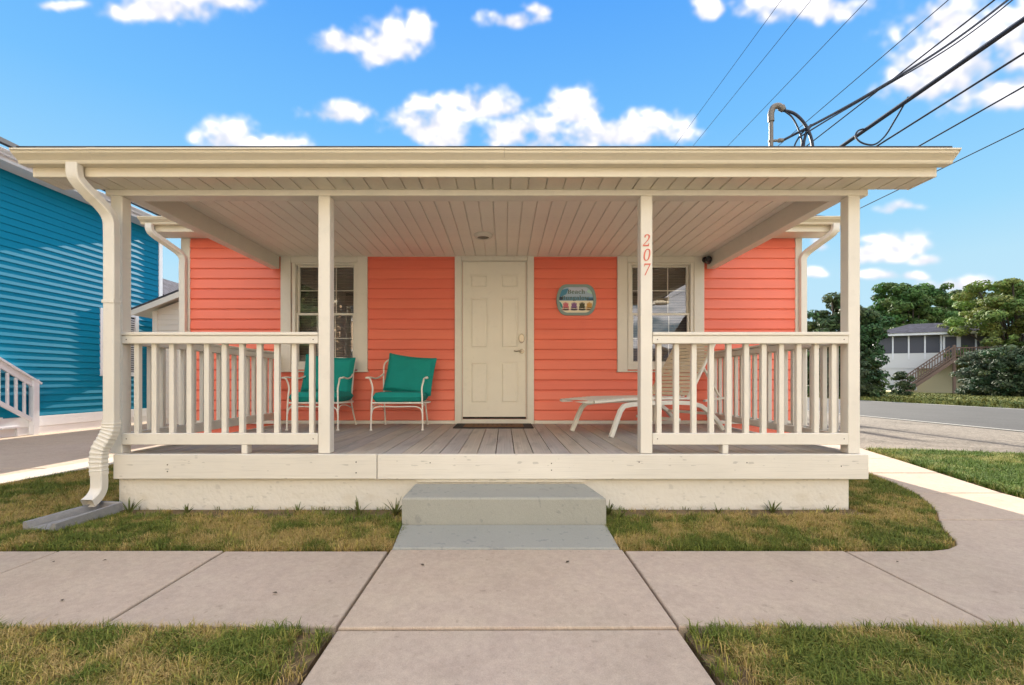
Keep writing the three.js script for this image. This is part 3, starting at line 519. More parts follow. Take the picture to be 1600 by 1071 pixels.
// the beach plaque
{
  const cv = document.createElement('canvas'); cv.width = 512; cv.height = 384; const x = cv.getContext('2d');
  x.fillStyle = '#9fb4c6'; x.fillRect(0, 0, 512, 384);
  x.fillStyle = '#b9bfcf'; x.fillRect(150, 0, 260, 70);
  x.fillStyle = '#3f84a2'; x.beginPath(); x.moveTo(0, 60); x.lineTo(150, 30); x.lineTo(120, 110); x.lineTo(20, 160); x.fill();
  x.fillStyle = '#a8d0c0'; x.beginPath(); x.moveTo(420, 40); x.lineTo(512, 90); x.lineTo(512, 130); x.lineTo(400, 80); x.fill();
  x.fillStyle = '#5f8fb2'; x.fillRect(0, 150, 512, 52); x.fillStyle = '#2d5576'; x.fillRect(400, 168, 112, 34); x.fillStyle = '#1d2f48'; x.beginPath(); x.ellipse(46, 170, 34, 24, 0, 0, 7); x.fill();
  x.fillStyle = '#e9dfc4'; x.fillRect(0, 202, 512, 182);
  x.fillStyle = '#8fd0c8'; x.beginPath(); x.moveTo(0, 200); x.quadraticCurveTo(90, 230, 60, 330); x.lineTo(0, 384); x.fill();
  x.fillStyle = '#2f8a86'; x.beginPath(); x.ellipse(44, 262, 16, 50, -0.5, 0, 7); x.fill();
  const chair = (cx, col, dk) => {
    x.fillStyle = dk; x.beginPath(); x.ellipse(cx, 330, 52, 12, 0, 0, 7); x.fill();
    x.fillStyle = col; for (let i = -2; i <= 2; i++) { x.beginPath(); x.ellipse(cx + i * 13, 262 + Math.abs(i) * 7, 8, 44, i * 0.06, 0, 7); x.fill(); }
    x.fillRect(cx - 42, 284, 84, 14); x.fillRect(cx - 44, 284, 10, 46); x.fillRect(cx + 34, 284, 10, 46);
    x.fillStyle = dk; x.fillRect(cx - 30, 300, 60, 10);
  };
  chair(112, '#c5606e', '#4a2a2e'); chair(226, '#7b4f86', '#2c2036'); chair(336, '#3e3d18', '#15150c'); chair(436, '#c79440', '#6a4a1e');
  x.fillStyle = '#4f5f4a'; x.textAlign = 'center'; x.font = 'bold 80px serif'; x.fillText('Beach', 256, 104); x.fillStyle = '#46583f'; x.font = 'bold 76px serif'; x.fillText('Bungalow', 246, 190);
  const ct = new THREE.CanvasTexture(cv); ct.colorSpace = THREE.SRGBColorSpace; ct.magFilter = THREE.LinearFilter;
  const s = thing('beach_plaque', 'oval painted plaque reading Beach Bungalow beside the front door', 'sign', [0.925, 1.995, 0.018]);
  const oct = (w, h, c) => { const S = new THREE.Shape(); S.moveTo(-w + c, -h); S.lineTo(w - c, -h); S.quadraticCurveTo(w - c * 0.35, -h * 0.95, w - 0.02, -h * 0.38); S.quadraticCurveTo(w, 0, w - 0.02, h * 0.38); S.quadraticCurveTo(w - c * 0.35, h * 0.95, w - c, h); S.lineTo(-w + c, h); S.quadraticCurveTo(-w + c * 0.35, h * 0.95, -w + 0.02, h * 0.38); S.quadraticCurveTo(-w, 0, -w + 0.02, -h * 0.38); S.quadraticCurveTo(-w + c * 0.35, -h * 0.95, -w + c, -h); return S; };
  const rimS = oct(0.262, 0.196, 0.13); rimS.holes.push(oct(0.234, 0.168, 0.12));
  part('plaque_rim', new THREE.ExtrudeGeometry(rimS, { depth: 0.014, bevelEnabled: true, bevelThickness: 0.004, bevelSize: 0.004, bevelSegments: 2 }), mat(0.22, 0.31, 0.28, 0.5), s);
  part('plaque_board', new THREE.ExtrudeGeometry(oct(0.250, 0.186, 0.125), { depth: 0.006, bevelEnabled: false }), mat(0.22, 0.31, 0.28, 0.5), s);
  const f = new THREE.ShapeGeometry(oct(0.240, 0.174, 0.122), 10), pp = f.attributes.position, uv = new Float32Array(pp.count * 2); for (let i = 0; i < pp.count; i++) { uv[2 * i] = (pp.getX(i) + 0.24) / 0.48; uv[2 * i + 1] = (pp.getY(i) + 0.174) / 0.348; } f.setAttribute('uv', new THREE.BufferAttribute(uv, 2)); f.translate(0, 0, 0.009);
  part('plaque_print', f, new THREE.MeshStandardMaterial({ map: ct, roughness: 0.45 }), s);
}
{
  const c = thing('security_camera', 'small black security camera tucked under the porch beam end', 'camera', [2.62, 2.50, 0.10]);
  part('camera_body', new THREE.CapsuleGeometry(0.040, 0.05, 6, 16), M.black, c, [0, -0.012, 0.03], [1.3, 0, 0.3]);
  part('camera_bracket', merge([rod([0, 0.02, -0.05], [0, 0.0, 0.0], 0.015, 0.015, 10), rod([0, 0.02, -0.082], [0, 0.02, -0.05], 0.035, 0.03, 14)]), M.black, c);
  c.position.set(2.565, 2.485, 0.13);
}
// garden chairs with cushions
function pillow(w, h, t, seed, sag = 0, bx = 5, ex = 0.42) {                        // lies in the x-y plane, thickness along z
  const N = 22, pos = [], idx = [];
  for (const side of [1, -1]) for (let j = 0; j <= N; j++) for (let i = 0; i <= N; i++) {
    const u = i / N * 2 - 1, v = j / N * 2 - 1, e = Math.pow(Math.max(0, (1 - Math.pow(Math.abs(u), bx)) * (1 - Math.pow(Math.abs(v), bx))), ex), pin = 1 - 0.045 * (u * u * v * v === 0 ? 0 : 1) * (1 - Math.abs(u * v));
    const n = fbm(u * 1.6 + seed, v * 1.6 + 4, seed, 3) - 0.5, wr = fbm(u * 5 + seed, v * 5, seed + 3, 2) - 0.5;
    const kx = 1 - 0.05 * (1 - v * v), ky = 1 - 0.05 * (1 - u * u);
    pos.push(u * w / 2 * (2 - 1 / kx > 0 ? 1 - 0.03 * (1 - v * v) : 1), v * h / 2 * (1 - 0.03 * (1 - u * u)) - sag * (1 - u * u) * (v > 0 ? v : 0), side * (t / 2) * e * (1 + 0.35 * n) + 0.008 * wr * e);
  }
  const S = (N + 1) * (N + 1);
  for (let s = 0; s < 2; s++) for (let j = 0; j < N; j++) for (let i = 0; i < N; i++) { const a = s * S + j * (N + 1) + i, b = a + 1, c = a + N + 1, d = c + 1; if (s === 0) idx.push(a, b, d, a, d, c); else idx.push(a, d, b, a, c, d); }
  const g = new THREE.BufferGeometry(); g.setAttribute('position', new THREE.Float32BufferAttribute(pos, 3)); g.setIndex(idx); g.computeVertexNormals();
  const uv = new Float32Array(pos.length / 3 * 2); for (let i = 0; i < pos.length / 3; i++) { uv[2 * i] = pos[3 * i]; uv[2 * i + 1] = pos[3 * i + 1]; } g.setAttribute('uv', new THREE.BufferAttribute(uv, 2)); return g;
}
function gardenChair(label, pos, turn) {
  const c = thing('garden_chair', label, 'chair', pos, turn, 'white iron chairs on the porch'), R = 0.0095, w = 0.285;
  for (const s of [-1, 1]) {
    part('leg', merge([tube([[s * w, 0.006, 0.33], [s * w * 0.995, 0.15, 0.325], [s * w * 0.985, 0.30, 0.318], [s * w * 0.97, 0.40, 0.31]], R, 8), rod([s * w, 0, 0.33], [s * w, 0.014, 0.33], 0.018, 0.014, 10)]), M.iron, c);
    part('leg', merge([tube([[s * w * 0.93, 0.004, -0.37], [s * w * 0.9, 0.16, -0.29], [s * w * 0.88, 0.30, -0.23]], R, 8), rod([s * w * 0.93, 0, -0.37], [s * w * 0.93, 0.012, -0.37], 0.016, 0.013, 10)]), M.iron, c);
    part('armrest', tube([[s * w * 0.97, 0.40, 0.31], [s * w * 0.96, 0.47, 0.30], [s * w * 1.02, 0.545, 0.305], [s * w * 1.07, 0.582, 0.325], [s * (w * 1.12 + 0.02), 0.585, 0.33], [s * w * 1.10, 0.592, 0.24], [s * w * 1.05, 0.580, 0.05], [s * w * 1.0, 0.60, -0.12], [s * w * 0.93, 0.64, -0.26]], R * 1.05, 8, 50), M.iron, c);
    part('side_stretcher', tube([[s * w * 0.985, 0.17, 0.325], [s * w * 0.98, 0.255, 0.27], [s * w * 0.95, 0.27, 0.05], [s * w * 0.90, 0.22, -0.24]], R * 0.7, 7), M.iron, c);
  }
  part('seat_frame', merge([tube([[-w * 0.98, 0.305, 0.31], [w * 0.98, 0.305, 0.31], [w * 0.90, 0.30, -0.23], [-w * 0.90, 0.30, -0.23], [-w * 0.98, 0.305, 0.31]], R, 8, 60), ...seq(-0.2, 0.1, 5).map((x) => rod([x, 0.303, 0.31], [x, 0.30, -0.23], 0.004, 0.004, 6))]), M.iron, c);
  part('front_stretcher', tube([[-w * 0.99, 0.17, 0.325], [-w * 0.93, 0.235, 0.323], [-w * 0.80, 0.258, 0.322], [0, 0.262, 0.322], [w * 0.80, 0.258, 0.322], [w * 0.93, 0.235, 0.323], [w * 0.99, 0.17, 0.325]], R * 0.75, 7, 50), M.iron, c);
  part('back_frame', merge([tube([[-w * 0.88, 0.30, -0.23], [-w * 0.93, 0.62, -0.26], [-w * 0.90, 0.78, -0.315], [-w * 0.6, 0.83, -0.33], [0, 0.84, -0.335], [w * 0.6, 0.83, -0.33], [w * 0.90, 0.78, -0.315], [w * 0.93, 0.62, -0.26], [w * 0.88, 0.30, -0.23]], R, 8, 70), ...seq(-0.18, 0.09, 5).map((x) => rod([x, 0.31, -0.235], [x, 0.83, -0.33], 0.004, 0.004, 6))]), M.iron, c);
  return c;
}
gardenChair('white iron garden chair between the window and the front door', [-1.215, 0.402, 0.50], 0.05);
gardenChair('white iron garden chair below the window behind the railing', [-2.14, 0.402, 0.50], 0.0);
const seatPillow = pillow(0.56, 0.54, 0.112, 5, 0, 12, 0.25), backPillow = pillow(0.60, 0.47, 0.125, 9, 0.012, 7, 0.38);
tag(part('seat_cushion', seatPillow, M.teal, scene, [-1.205, 0.770, 0.535], [-Math.PI / 2, 0, 0.03]), 'teal seat cushion on the chair beside the front door', 'cushion', 'teal chair cushions');
tag(part('seat_cushion', seatPillow, M.teal, scene, [-2.14, 0.770, 0.535], [-Math.PI / 2, 0, 0]), 'teal seat cushion on the chair behind the railing', 'cushion', 'teal chair cushions');
tag(part('back_cushion', backPillow, M.teal, scene, [-1.162, 1.035, 0.285], [-0.20, -0.10, -0.135]), 'teal back cushion slumped askew on the chair beside the front door', 'cushion', 'teal chair cushions');
tag(part('back_cushion', backPillow, M.teal, scene, [-2.165, 1.030, 0.285], [-0.20, 0.06, -0.06]), 'teal back cushion upright on the chair behind the railing', 'cushion', 'teal chair cushions');
function piping(w, h, sag) {
  const pts = [], N = 16, E = (u, v) => [u * w / 2 * (1 - 0.03 * (1 - v * v)), v * h / 2 * (1 - 0.03 * (1 - u * u)) - sag * (1 - u * u) * (v > 0 ? v : 0), 0];
  for (let i = 0; i < N; i++) pts.push(E(-1 + 2 * i / N, -1)); for (let i = 0; i < N; i++) pts.push(E(1, -1 + 2 * i / N)); for (let i = 0; i < N; i++) pts.push(E(1 - 2 * i / N, 1)); for (let i = 0; i < N; i++) pts.push(E(-1, 1 - 2 * i / N));
  return tube(pts, 0.0048, 6, 160, true);
}
const seatWelt = piping(0.56, 0.54, 0), backWelt = piping(0.60, 0.47, 0.012);
for (const o of scene.children.filter((c) => /_cushion/.test(c.name))) part('piping', /seat/.test(o.name) ? seatWelt : backWelt, M.teal, o);
// chaise longue
{
  const c = thing('chaise_longue', 'cream chaise longue with raised slatted back behind the railing', 'lounge chair', [0.90, 0.402, 1.19], 0.467);
  const W = 0.30;                                                 // local: x runs from the foot to the head, z across
  const flat = (pts, w, t) => sweepRect(pts, w, t, [0, 0, 1]);
  for (const s of [-1, 1]) {
    part('leg', flat([[-0.01, 0.0, s * 0.33], [0.02, 0.06, s * 0.328], [0.065, 0.16, s * 0.325], [0.115, 0.255, s * 0.32], [0.165, 0.300, s * 0.315], [0.25, 0.312, s * 0.31]], 0.034, 0.046), M.resin, c);
    part('side_beam', flat([[0.25, 0.312, s * 0.31], [0.5, 0.322, s * 0.31], [0.85, 0.322, s * 0.31], [1.10, 0.310, s * 0.31]], 0.034, 0.044), M.resin, c);
    part('leg', flat([[1.10, 0.310, s * 0.31], [1.25, 0.275, s * 0.315], [1.40, 0.19, s * 0.322], [1.50, 0.10, s * 0.328], [1.58, 0.0, s * 0.332]], 0.034, 0.046), M.resin, c);
    part('seat_rail', flat([[-0.18, 0.344, s * 0.285], [-0.05, 0.350, s * 0.288], [0.2, 0.365, s * 0.288], [0.6, 0.368, s * 0.288], [1.12, 0.360, s * 0.288]], 0.030, 0.022), M.resin, c);
    part('back_rail', flat([[1.08, 0.355, s * 0.286], [1.20, 0.53, s * 0.286], [1.36, 0.77, s * 0.286], [1.52, 1.00, s * 0.282]], 0.032, 0.030), M.resin, c);
    part('armrest', flat([[1.30, 0.33, s * 0.315], [1.45, 0.345, s * 0.315], [1.62, 0.36, s * 0.315]], 0.028, 0.022), M.resin, c);
    part('back_strut', flat([[1.36, 0.70, s * 0.255], [1.50, 0.52, s * 0.26], [1.62, 0.36, s * 0.262]], 0.026, 0.020), M.resin, c);
  }
  part('foot_rail', flat([[-0.18, 0.344, -0.285], [-0.21, 0.341, -0.2], [-0.215, 0.340, 0.0], [-0.21, 0.341, 0.2], [-0.18, 0.344, 0.285]].map((p) => p), 0.03, 0.022), M.resin, c);
  part('cross_bar', span(0.90, 0.94, 0.12, 0.15, -0.32, 0.32), M.resin, c); part('cross_bar', span(1.40, 1.44, 0.17, 0.20, -0.32, 0.32), M.resin, c);
  part('head_rail', span(1.505, 1.535, 0.985, 1.02, -0.285, 0.285, 0.006), M.resin, c);
  part('hanger', span(0.86, 0.905, 0.10, 0.30, -0.02, 0.02), M.resin, c);
  for (let i = 0; i < 22; i++) { const u = -0.165 + i * 0.056, y = u < 0.2 ? mix(0.356, 0.376, (u + 0.165) / 0.365) : 0.378; part('seat_slat', cbox(0.048, 0.005, 0.57, 0.0015), M.resin, c, [u, y + 0.003, 0]); }
  for (let i = 0; i < 15; i++) { const t = (i + 0.55) / 15, u = mix(1.08, 1.525, t) - 0.014, y = mix(0.375, 1.01, t) + 0.012; part('back_slat', cbox(0.042, 0.006, 0.575, 0.0015), M.strap, c, [u, y, 0], [0, 0, Math.atan2(0.635, 0.445)]); }
}

// ================================================================== LAWN GRASS (nobody could count it)
const inPoly = (p, x, z) => { let r = false; for (let i = 0, j = p.length - 1; i < p.length; j = i++) { const [xi, zi] = p[i], [xj, zj] = p[j]; if ((zi > z) !== (zj > z) && x < (xj - xi) * (z - zi) / (zj - zi) + xi) r = !r; } return r; };
function tuft(seed, n, h, spread, w) {
  const q = mulberry(seed), pos = [], nor = [];
  for (let i = 0; i < n; i++) {
    const a = q() * 6.283, r = Math.sqrt(q()) * spread, bx = Math.cos(a) * r, bz = Math.sin(a) * r, dir = q() * 6.283, lean = 0.25 + q() * 0.95, hh = h * (0.55 + 0.65 * q()), ww = w * (0.7 + 0.6 * q());
    const cx = Math.cos(dir), cz = Math.sin(dir), px = -cz * ww / 2, pz = cx * ww / 2;
    const m = [bx + cx * lean * hh * 0.35, hh * 0.58, bz + cz * lean * hh * 0.35], t = [bx + cx * lean * hh, hh * (1.02 - 0.32 * lean), bz + cz * lean * hh];
    const A = [bx - px, 0, bz - pz], B = [bx + px, 0, bz + pz], C = [m[0] - px * 0.85, m[1], m[2] - pz * 0.85], D = [m[0] + px * 0.85, m[1], m[2] + pz * 0.85];
    for (const v of [A, B, D, A, D, C, C, D, t]) pos.push(...v);
  }
  const g = new THREE.BufferGeometry(); g.setAttribute('position', new THREE.Float32BufferAttribute(pos, 3)); g.computeVertexNormals(); return g;
}
const grassMat = new THREE.MeshPhysicalMaterial({ color: 0xffffff, roughness: 0.8, specularIntensity: 0.3, side: THREE.DoubleSide });
const tufts = [tuft(1, 9, 0.050, 0.022, 0.0036), tuft(2, 9, 0.042, 0.024, 0.0034), tuft(3, 8, 0.062, 0.018, 0.0038)], straw = tuft(4, 10, 0.046, 0.028, 0.0028);
function sow(poly, density, opt) {
  const xs = poly.map((p) => p[0]), zs = poly.map((p) => p[1]); let x0 = Math.max(Math.min(...xs), opt.x0 ?? -99), x1 = Math.min(Math.max(...xs), opt.x1 ?? 99), z0 = Math.max(Math.min(...zs), opt.z0 ?? -99), z1 = Math.min(Math.max(...zs), opt.z1 ?? 99);
  const q = mulberry(opt.seed), lists = [[], [], [], []], N = Math.round((x1 - x0) * (z1 - z0) * density);
  for (let i = 0; i < N; i++) {
    const x = mix(x0, x1, q()), z = mix(z0, z1, q()); if (!inPoly(poly, x, z)) continue;
    const big = fbm(x * 1.7 + 20, z * 2.2 + 20, opt.seed, 4), small = fbm(x * 9, z * 9, opt.seed + 5, 3); let dry = clamp((big - 0.5) * 2.2 + (small - 0.5) * 3.0 + opt.dry), keep = opt.keep ? opt.keep(x, z, small) : 1;
    if (q() > keep) continue;
    const k = q() < dry * 0.75 ? 3 : Math.floor(q() * 3), s = (0.65 + 0.6 * q()) * (opt.scale ?? 0.88);
    let c; const t = q();
    if (k === 3) c = [mix(0.37, 0.52, t), mix(0.26, 0.37, t), mix(0.09, 0.145, t)];
    else { const g = clamp(dry * 0.9 + (q() - 0.5) * 0.7); c = [mix(0.15, 0.43, g), mix(0.195, 0.345, g), mix(0.035, 0.085, g)]; const v = 0.46 + 0.58 * t; c = c.map((a) => a * v); }
    if (opt.green) c = [c[0] * mix(1, 0.8, opt.green), c[1] * 1.05, c[2]];
    lists[k].push([x, z, s, q() * 6.283, c]);
  }
  lists.forEach((L, k) => {
    if (!L.length) return;
    const im = new THREE.InstancedMesh([...tufts, straw][k], grassMat, L.length), m = new THREE.Matrix4(), r = new THREE.Quaternion(), up = new THREE.Vector3(0, 1, 0), col = new THREE.Color();
    L.forEach(([x, z, s, a, c], i) => { m.compose(new THREE.Vector3(x, -0.016, z), r.setFromAxisAngle(up, a), new THREE.Vector3(s, s * (opt.tall ?? 1), s)); im.setMatrixAt(i, m); im.setColorAt(i, col.setRGB(...c)); });
    im.name = numbered(k === 3 ? 'dry_grass' : 'grass'); im.castShadow = im.receiveShadow = true; im.userData = { kind: 'stuff', label: (k === 3 ? 'dry straw-coloured grass ' : 'short green grass ') + opt.where, category: 'grass' }; scene.add(im);
  });
}
const bare = (x, z, s) => sstep(2.66, 2.90, z + (s - 0.5) * 0.40) * 0.97 + 0.03, onBlock = (x, z) => z > 2.62 && z < 3.10 && Math.abs(x + 2.875 + (z - 2.66) * 0.16) < 0.10 + (z - 2.62) * 0.06;
sow(lawnLeft, 5200, { seed: 3, dry: 0.32, x0: -5.9, z0: 0.0, where: 'on the lawn with the splash block', keep: (x, z, s) => onBlock(x, z) ? 0 : (x > -2.95 ? bare(x, z, s) : 1) * (z > 3.38 ? 0.8 : 1) });
sow(lawnRight, 5200, { seed: 5, dry: 0.25, z0: 0.0, where: 'on the lawn inside the curving walk', keep: (x, z, s) => (x < 2.62 ? bare(x, z, s) : 1) });
sow(lawnNearLeft, 7500, { seed: 7, dry: 0.38, x0: -3.4, z1: 5.5, where: 'on the strip left of the centre path', tall: 1.1, keep: (x, z, s) => x > -0.72 - 0.12 * s ? 0.12 : 1 });
sow(lawnNearRight, 7500, { seed: 9, dry: 0.44, x1: 3.5, z1: 5.5, where: 'on the strip right of the centre path', tall: 1.1, keep: (x, z, s) => x < 0.75 + 0.10 * s ? 0.2 : 1 });
sow(lawnFar, 2300, { seed: 11, dry: 0.10, x1: 8.6, z1: 2.8, where: 'on the sunlit patch by the gravel', scale: 1.35, green: 1 });
// weeds along the porch skirt
function weed(x, z, h, n, seed, label) {
  const q = mulberry(seed), gs = [];
  for (let i = 0; i < n; i++) { const a = q() * 6.283, l = h * (0.6 + 0.6 * q()), o = 0.25 + 0.7 * q(), w = 0.006 + 0.004 * q(), cx = Math.cos(a), cz = Math.sin(a), pos = [], idx = [], S = 5; for (let k = 0; k <= S; k++) { const t = k / S, rx = cx * o * l * t, rz = cz * o * l * t, y = l * (t - 0.45 * o * t * t), ww = w * (1 - t * 0.85) * (k === 0 ? 0.6 : 1); pos.push(rx - cz * ww, y, rz + cx * ww, rx + cz * ww, y, rz - cx * ww); if (k < S) idx.push(2 * k, 2 * k + 1, 2 * k + 3, 2 * k, 2 * k + 3, 2 * k + 2); } const g = new THREE.BufferGeometry(); g.setAttribute('position', new THREE.Float32BufferAttribute(pos, 3)); g.setIndex(idx); g.computeVertexNormals(); gs.push(g.toNonIndexed()); }
  tag(part('weed', mergeGeometries(gs), matte(0.115, 0.13, 0.04, 0.85, { side: THREE.DoubleSide }), scene, [x, -0.016, z]), label, 'weed', 'weeds growing along the porch skirt');
}
[[-2.30, 2.66, 0.10, 14, 'low weed in the dirt under the left railing'], [-1.05, 2.68, 0.14, 12, 'tall bent weed where the two rim boards meet'], [-0.78, 2.70, 0.13, 18, 'leafy weed against the blind side of the entry step'], [-1.5, 2.66, 0.09, 14, 'low weed below the porch post beside the iron chairs'], [0.75, 2.68, 0.12, 26, 'thick grassy weed at the back corner of the entry step'], [0.80, 2.80, 0.10, 20, 'grassy weed at the front corner of the entry step'], [1.55, 2.66, 0.09, 10, 'thin weed in the dirt below the chaise longue'], [1.95, 2.65, 0.11, 12, 'spiky weed in the dirt below the right railing'], [-2.72, 2.66, 0.12, 12, 'spiky weed beside the splash block'], [2.35, 2.66, 0.08, 10, 'small weed near the skirt corner by the curving walk']]
  .forEach(([x, z, h, n, lab], i) => weed(x, z, h, n, 300 + i, lab));

[[-2.35, 3.62], [-2.10, 3.60], [-1.02, 3.98], [0.33, 3.62], [-0.42, 3.66], [1.35, 3.86], [2.05, 3.62], [-1.9, 4.05]].forEach(([x, z], i) => {
  const l = 0.010 + 0.006 * rnd(), g = new THREE.BufferGeometry(); g.setAttribute('position', new THREE.Float32BufferAttribute([-l, 0, 0, 0, 0.003, l * 0.5, l, 0.001, 0, -l, 0, 0, l, 0.001, 0, 0, 0.004, -l * 0.5], 3)); g.computeVertexNormals();
  tag(part('leaf_fleck', g, mat(0.07, 0.05, 0.03, 0.9, { side: THREE.DoubleSide }), scene, [x, 0.009, z], [0, rr(0, 6), 0]), 'small dark fleck of dead leaf lying on the concrete walk', 'leaf', 'leaf flecks on the walk');
});

// ================================================================== THE BLUE HOUSE
{
  const A = [-8.57 - 0.09 * 2.51 + 0.0, 0], t = Math.atan(0.030);
  // local: x runs along the wall away from the street, z points out of the wall towards the cottage
  const h = thing('blue_house', 'two-storey blue lap-sided house beside the driveway', 'house', [-8.50, 0, -1.45], Math.PI / 2 - t);
  const L0 = -9, L1 = 3.95, p = 0.127, prof = [[0, 0], [0.013, 0], [0.019, 0.003], [0.019, 0.010], [0.004, p + 0.004], [0, p + 0.004]];
  part('wall', span(L0, L1, 0.0, 4.56, -9, -0.002, 0), M.blue, h);
  for (let k = 0; k < 34; k++) { const y = 0.32 + k * p, w = y > 1.0 && y < 2.45; const ss = w ? [[L0, 2.27], [3.25, L1 - 0.09]] : [[L0, L1 - 0.09]]; for (const [a, b] of ss) part('siding_board', alongX(prof, a, b, rr(0, 9)), M.blue, h, [0, y, 0]); }
  part('corner_trim', span(L1 - 0.09, L1 + 0.02, 0.28, 4.56, -0.1, 0.034), M.white, h);
  part('foundation', span(L0, L1, -0.05, 0.13, -0.08, 0.012), M.white, h);
  part('base_board', span(L0, L1, 0.132, 0.315, -0.08, 0.022), M.white, h);
  const w = sub('window', h);
  part('casing', merge([span(2.27, 2.36, 1.06, 2.48, 0, 0.035), span(3.16, 3.25, 1.06, 2.48, 0, 0.035), span(2.36, 3.16, 2.39, 2.48, 0, 0.034), span(2.36, 3.16, 1.06, 1.15, 0, 0.034)]), M.white, w);
  part('pane', span(2.362, 3.158, 1.152, 2.388, 0, 0.010), mat(0.03, 0.03, 0.045, 0.15), w);
  part('blind', merge(seq(1.17, 0.05, 24).map((y) => span(2.362, 3.158, y, y + 0.030, 0.010, 0.014, 0.001))), M.white, w).userData.kind = 'stuff';
  part('eave_soffit', span(L0, L1 + 0.25, 4.53, 4.545, 0.0, 0.36), M.white, h);
  part('fascia', span(L0, L1 + 0.25, 4.53, 4.70, 0.361, 0.38), M.white, h);
  part('eave_gutter', alongX(kProf(0.381, 4.60, 1), L0, L1 + 0.25), M.white, h);
  const r = extrude([[0.50, 4.72], [0.50, 4.76], [-4.5, 7.2], [-9.5, 4.76], [-9.5, 4.72], [-4.5, 7.1]].map(([a, b]) => [-a, b]), L1 + 0.3 - L0); r.rotateY(Math.PI / 2); r.translate(L0, 0, 0); part('roof', r, matte(0.035, 0.035, 0.04, 0.95, { map: TX.shingle }), h);
  const gb = extrude([[-9, 4.56], [-0.01, 4.56], [-4.5, 6.95]].map(([a, b]) => [-a, b]), 0.1); gb.rotateY(Math.PI / 2); gb.translate(L1 - 0.1, 0, 0); part('gable', gb, M.blue, h);
}
// stair with white railing at the blue house
{
  const s = thing('side_stair', 'white wooden stair with railing against the blue house', 'stair', [-8.42, 0, -2.30], Math.PI / 2 - Math.atan(0.030));
  // local x away from the street: the stair climbs towards -x
  part('newel_post', span(-0.05, 0.05, -0.02, 0.98, 0.0, 0.10, 0.005), M.white, s);
  const ang = Math.atan(0.62), bar = (x0, y0, len, th, z0, z1) => { const g = cbox(len, th, z1 - z0, 0.004).clone(); g.rotateZ(-ang); g.translate(x0 - Math.cos(ang) * len / 2, y0 + Math.sin(ang) * len / 2, (z0 + z1) / 2); return g; };
  part('handrail', bar(0.09, 0.905, 2.4, 0.035, -0.01, 0.11), M.white, s);
  part('top_rail', bar(-0.03, 0.90, 2.3, 0.10, 0.03, 0.07), M.white, s);
  part('bottom_rail', bar(-0.05, 0.27, 2.3, 0.07, 0.03, 0.07), M.white, s);
  for (let i = 0; i < 13; i++) { const x = -0.17 - i * 0.135; part('baluster', cbox(0.036, 0.60, 0.036, 0.003), M.white, s, [x, 0.56 - x * 0.62 - 0.04, 0.05]); }
  for (let i = 0; i < 7; i++) part('stair_tread', span(-0.20 - i * 0.28 - 0.30, -0.20 - i * 0.28, 0.135 + i * 0.17, 0.17 + i * 0.17, -0.9, 0.02), M.white, s);
  for (let i = 0; i < 7; i++) part('stair_riser', span(-0.22 - i * 0.28 - 0.02, -0.22 - i * 0.28, i * 0.17 + (i ? 0.001 : -0.02), 0.134 + i * 0.17, -0.9, 0.0), M.white, s);
}
// pale shed between the houses
{
  const s = thing('pale_shed', 'pale beige lap-sided shed with a low gable behind the cottage', 'shed', [-6.45, 0, -4.33]);
  part('wall', span(-1.3, 1.3, 0, 2.50, -3.5, -0.002, 0), M.pale, s);
  const p = 0.115, prof = [[0, 0], [0.013, 0], [0.017, 0.004], [0.004, p + 0.003], [0, p + 0.003]];
  for (let k = 0; k < 26; k++) { const y = 0.12 + k * p, hw = y > 2.4 ? 1.21 - (y - 2.4) / 0.40 : 1.21; if (hw > 0.15) part('siding_board', alongX(prof, -hw, hw, rr(0, 9)), M.pale, s, [0, y, 0]); }
  part('corner_trim', span(-1.32, -1.21, 0, 2.5, -0.06, 0.024), M.trim, s); part('corner_trim', span(1.21, 1.32, 0, 2.5, -0.06, 0.024), M.trim, s);
  const gb = extrude([[-1.3, 2.5], [1.3, 2.5], [0, 3.01]], 0.1); gb.translate(0, 0, -0.103); part('gable', gb, M.pale, s);
  const us = extrude([[-1.70, 2.398], [0, 3.068], [1.70, 2.398], [1.70, 2.416], [0, 3.086], [-1.70, 2.416]], 3.87); us.translate(0, 0, -3.592); part('rake_soffit', us, M.trim, s);
  const r = extrude([[-1.70, 2.42], [0, 3.09], [1.70, 2.42], [1.70, 2.47], [0, 3.145], [-1.70, 2.47]], 4.0); r.translate(0, 0, -3.7); part('roof', r, M.shingle, s);
  const rk = extrude([[-1.70, 2.31], [0, 2.97], [1.70, 2.31], [1.70, 2.425], [0, 3.095], [-1.70, 2.425]], 0.02); rk.translate(0, 0, 0.2805); part('rake_board', rk, M.trim, s);
}
{
  const f = thing('far_house', 'distant grey-roofed house glimpsed between the blue house and the shed', 'house', [-23.5, 0, -24]);
  part('wall', span(-4, 4, 0, 4.2, -6, 0), M.pale, f);
  const r = extrude([[-4.4, 4.1], [4.4, 4.1], [0.4, 7.9]], 6.6); r.translate(0, 0, -6.3); part('roof', r, M.shingleGrey, f);
}

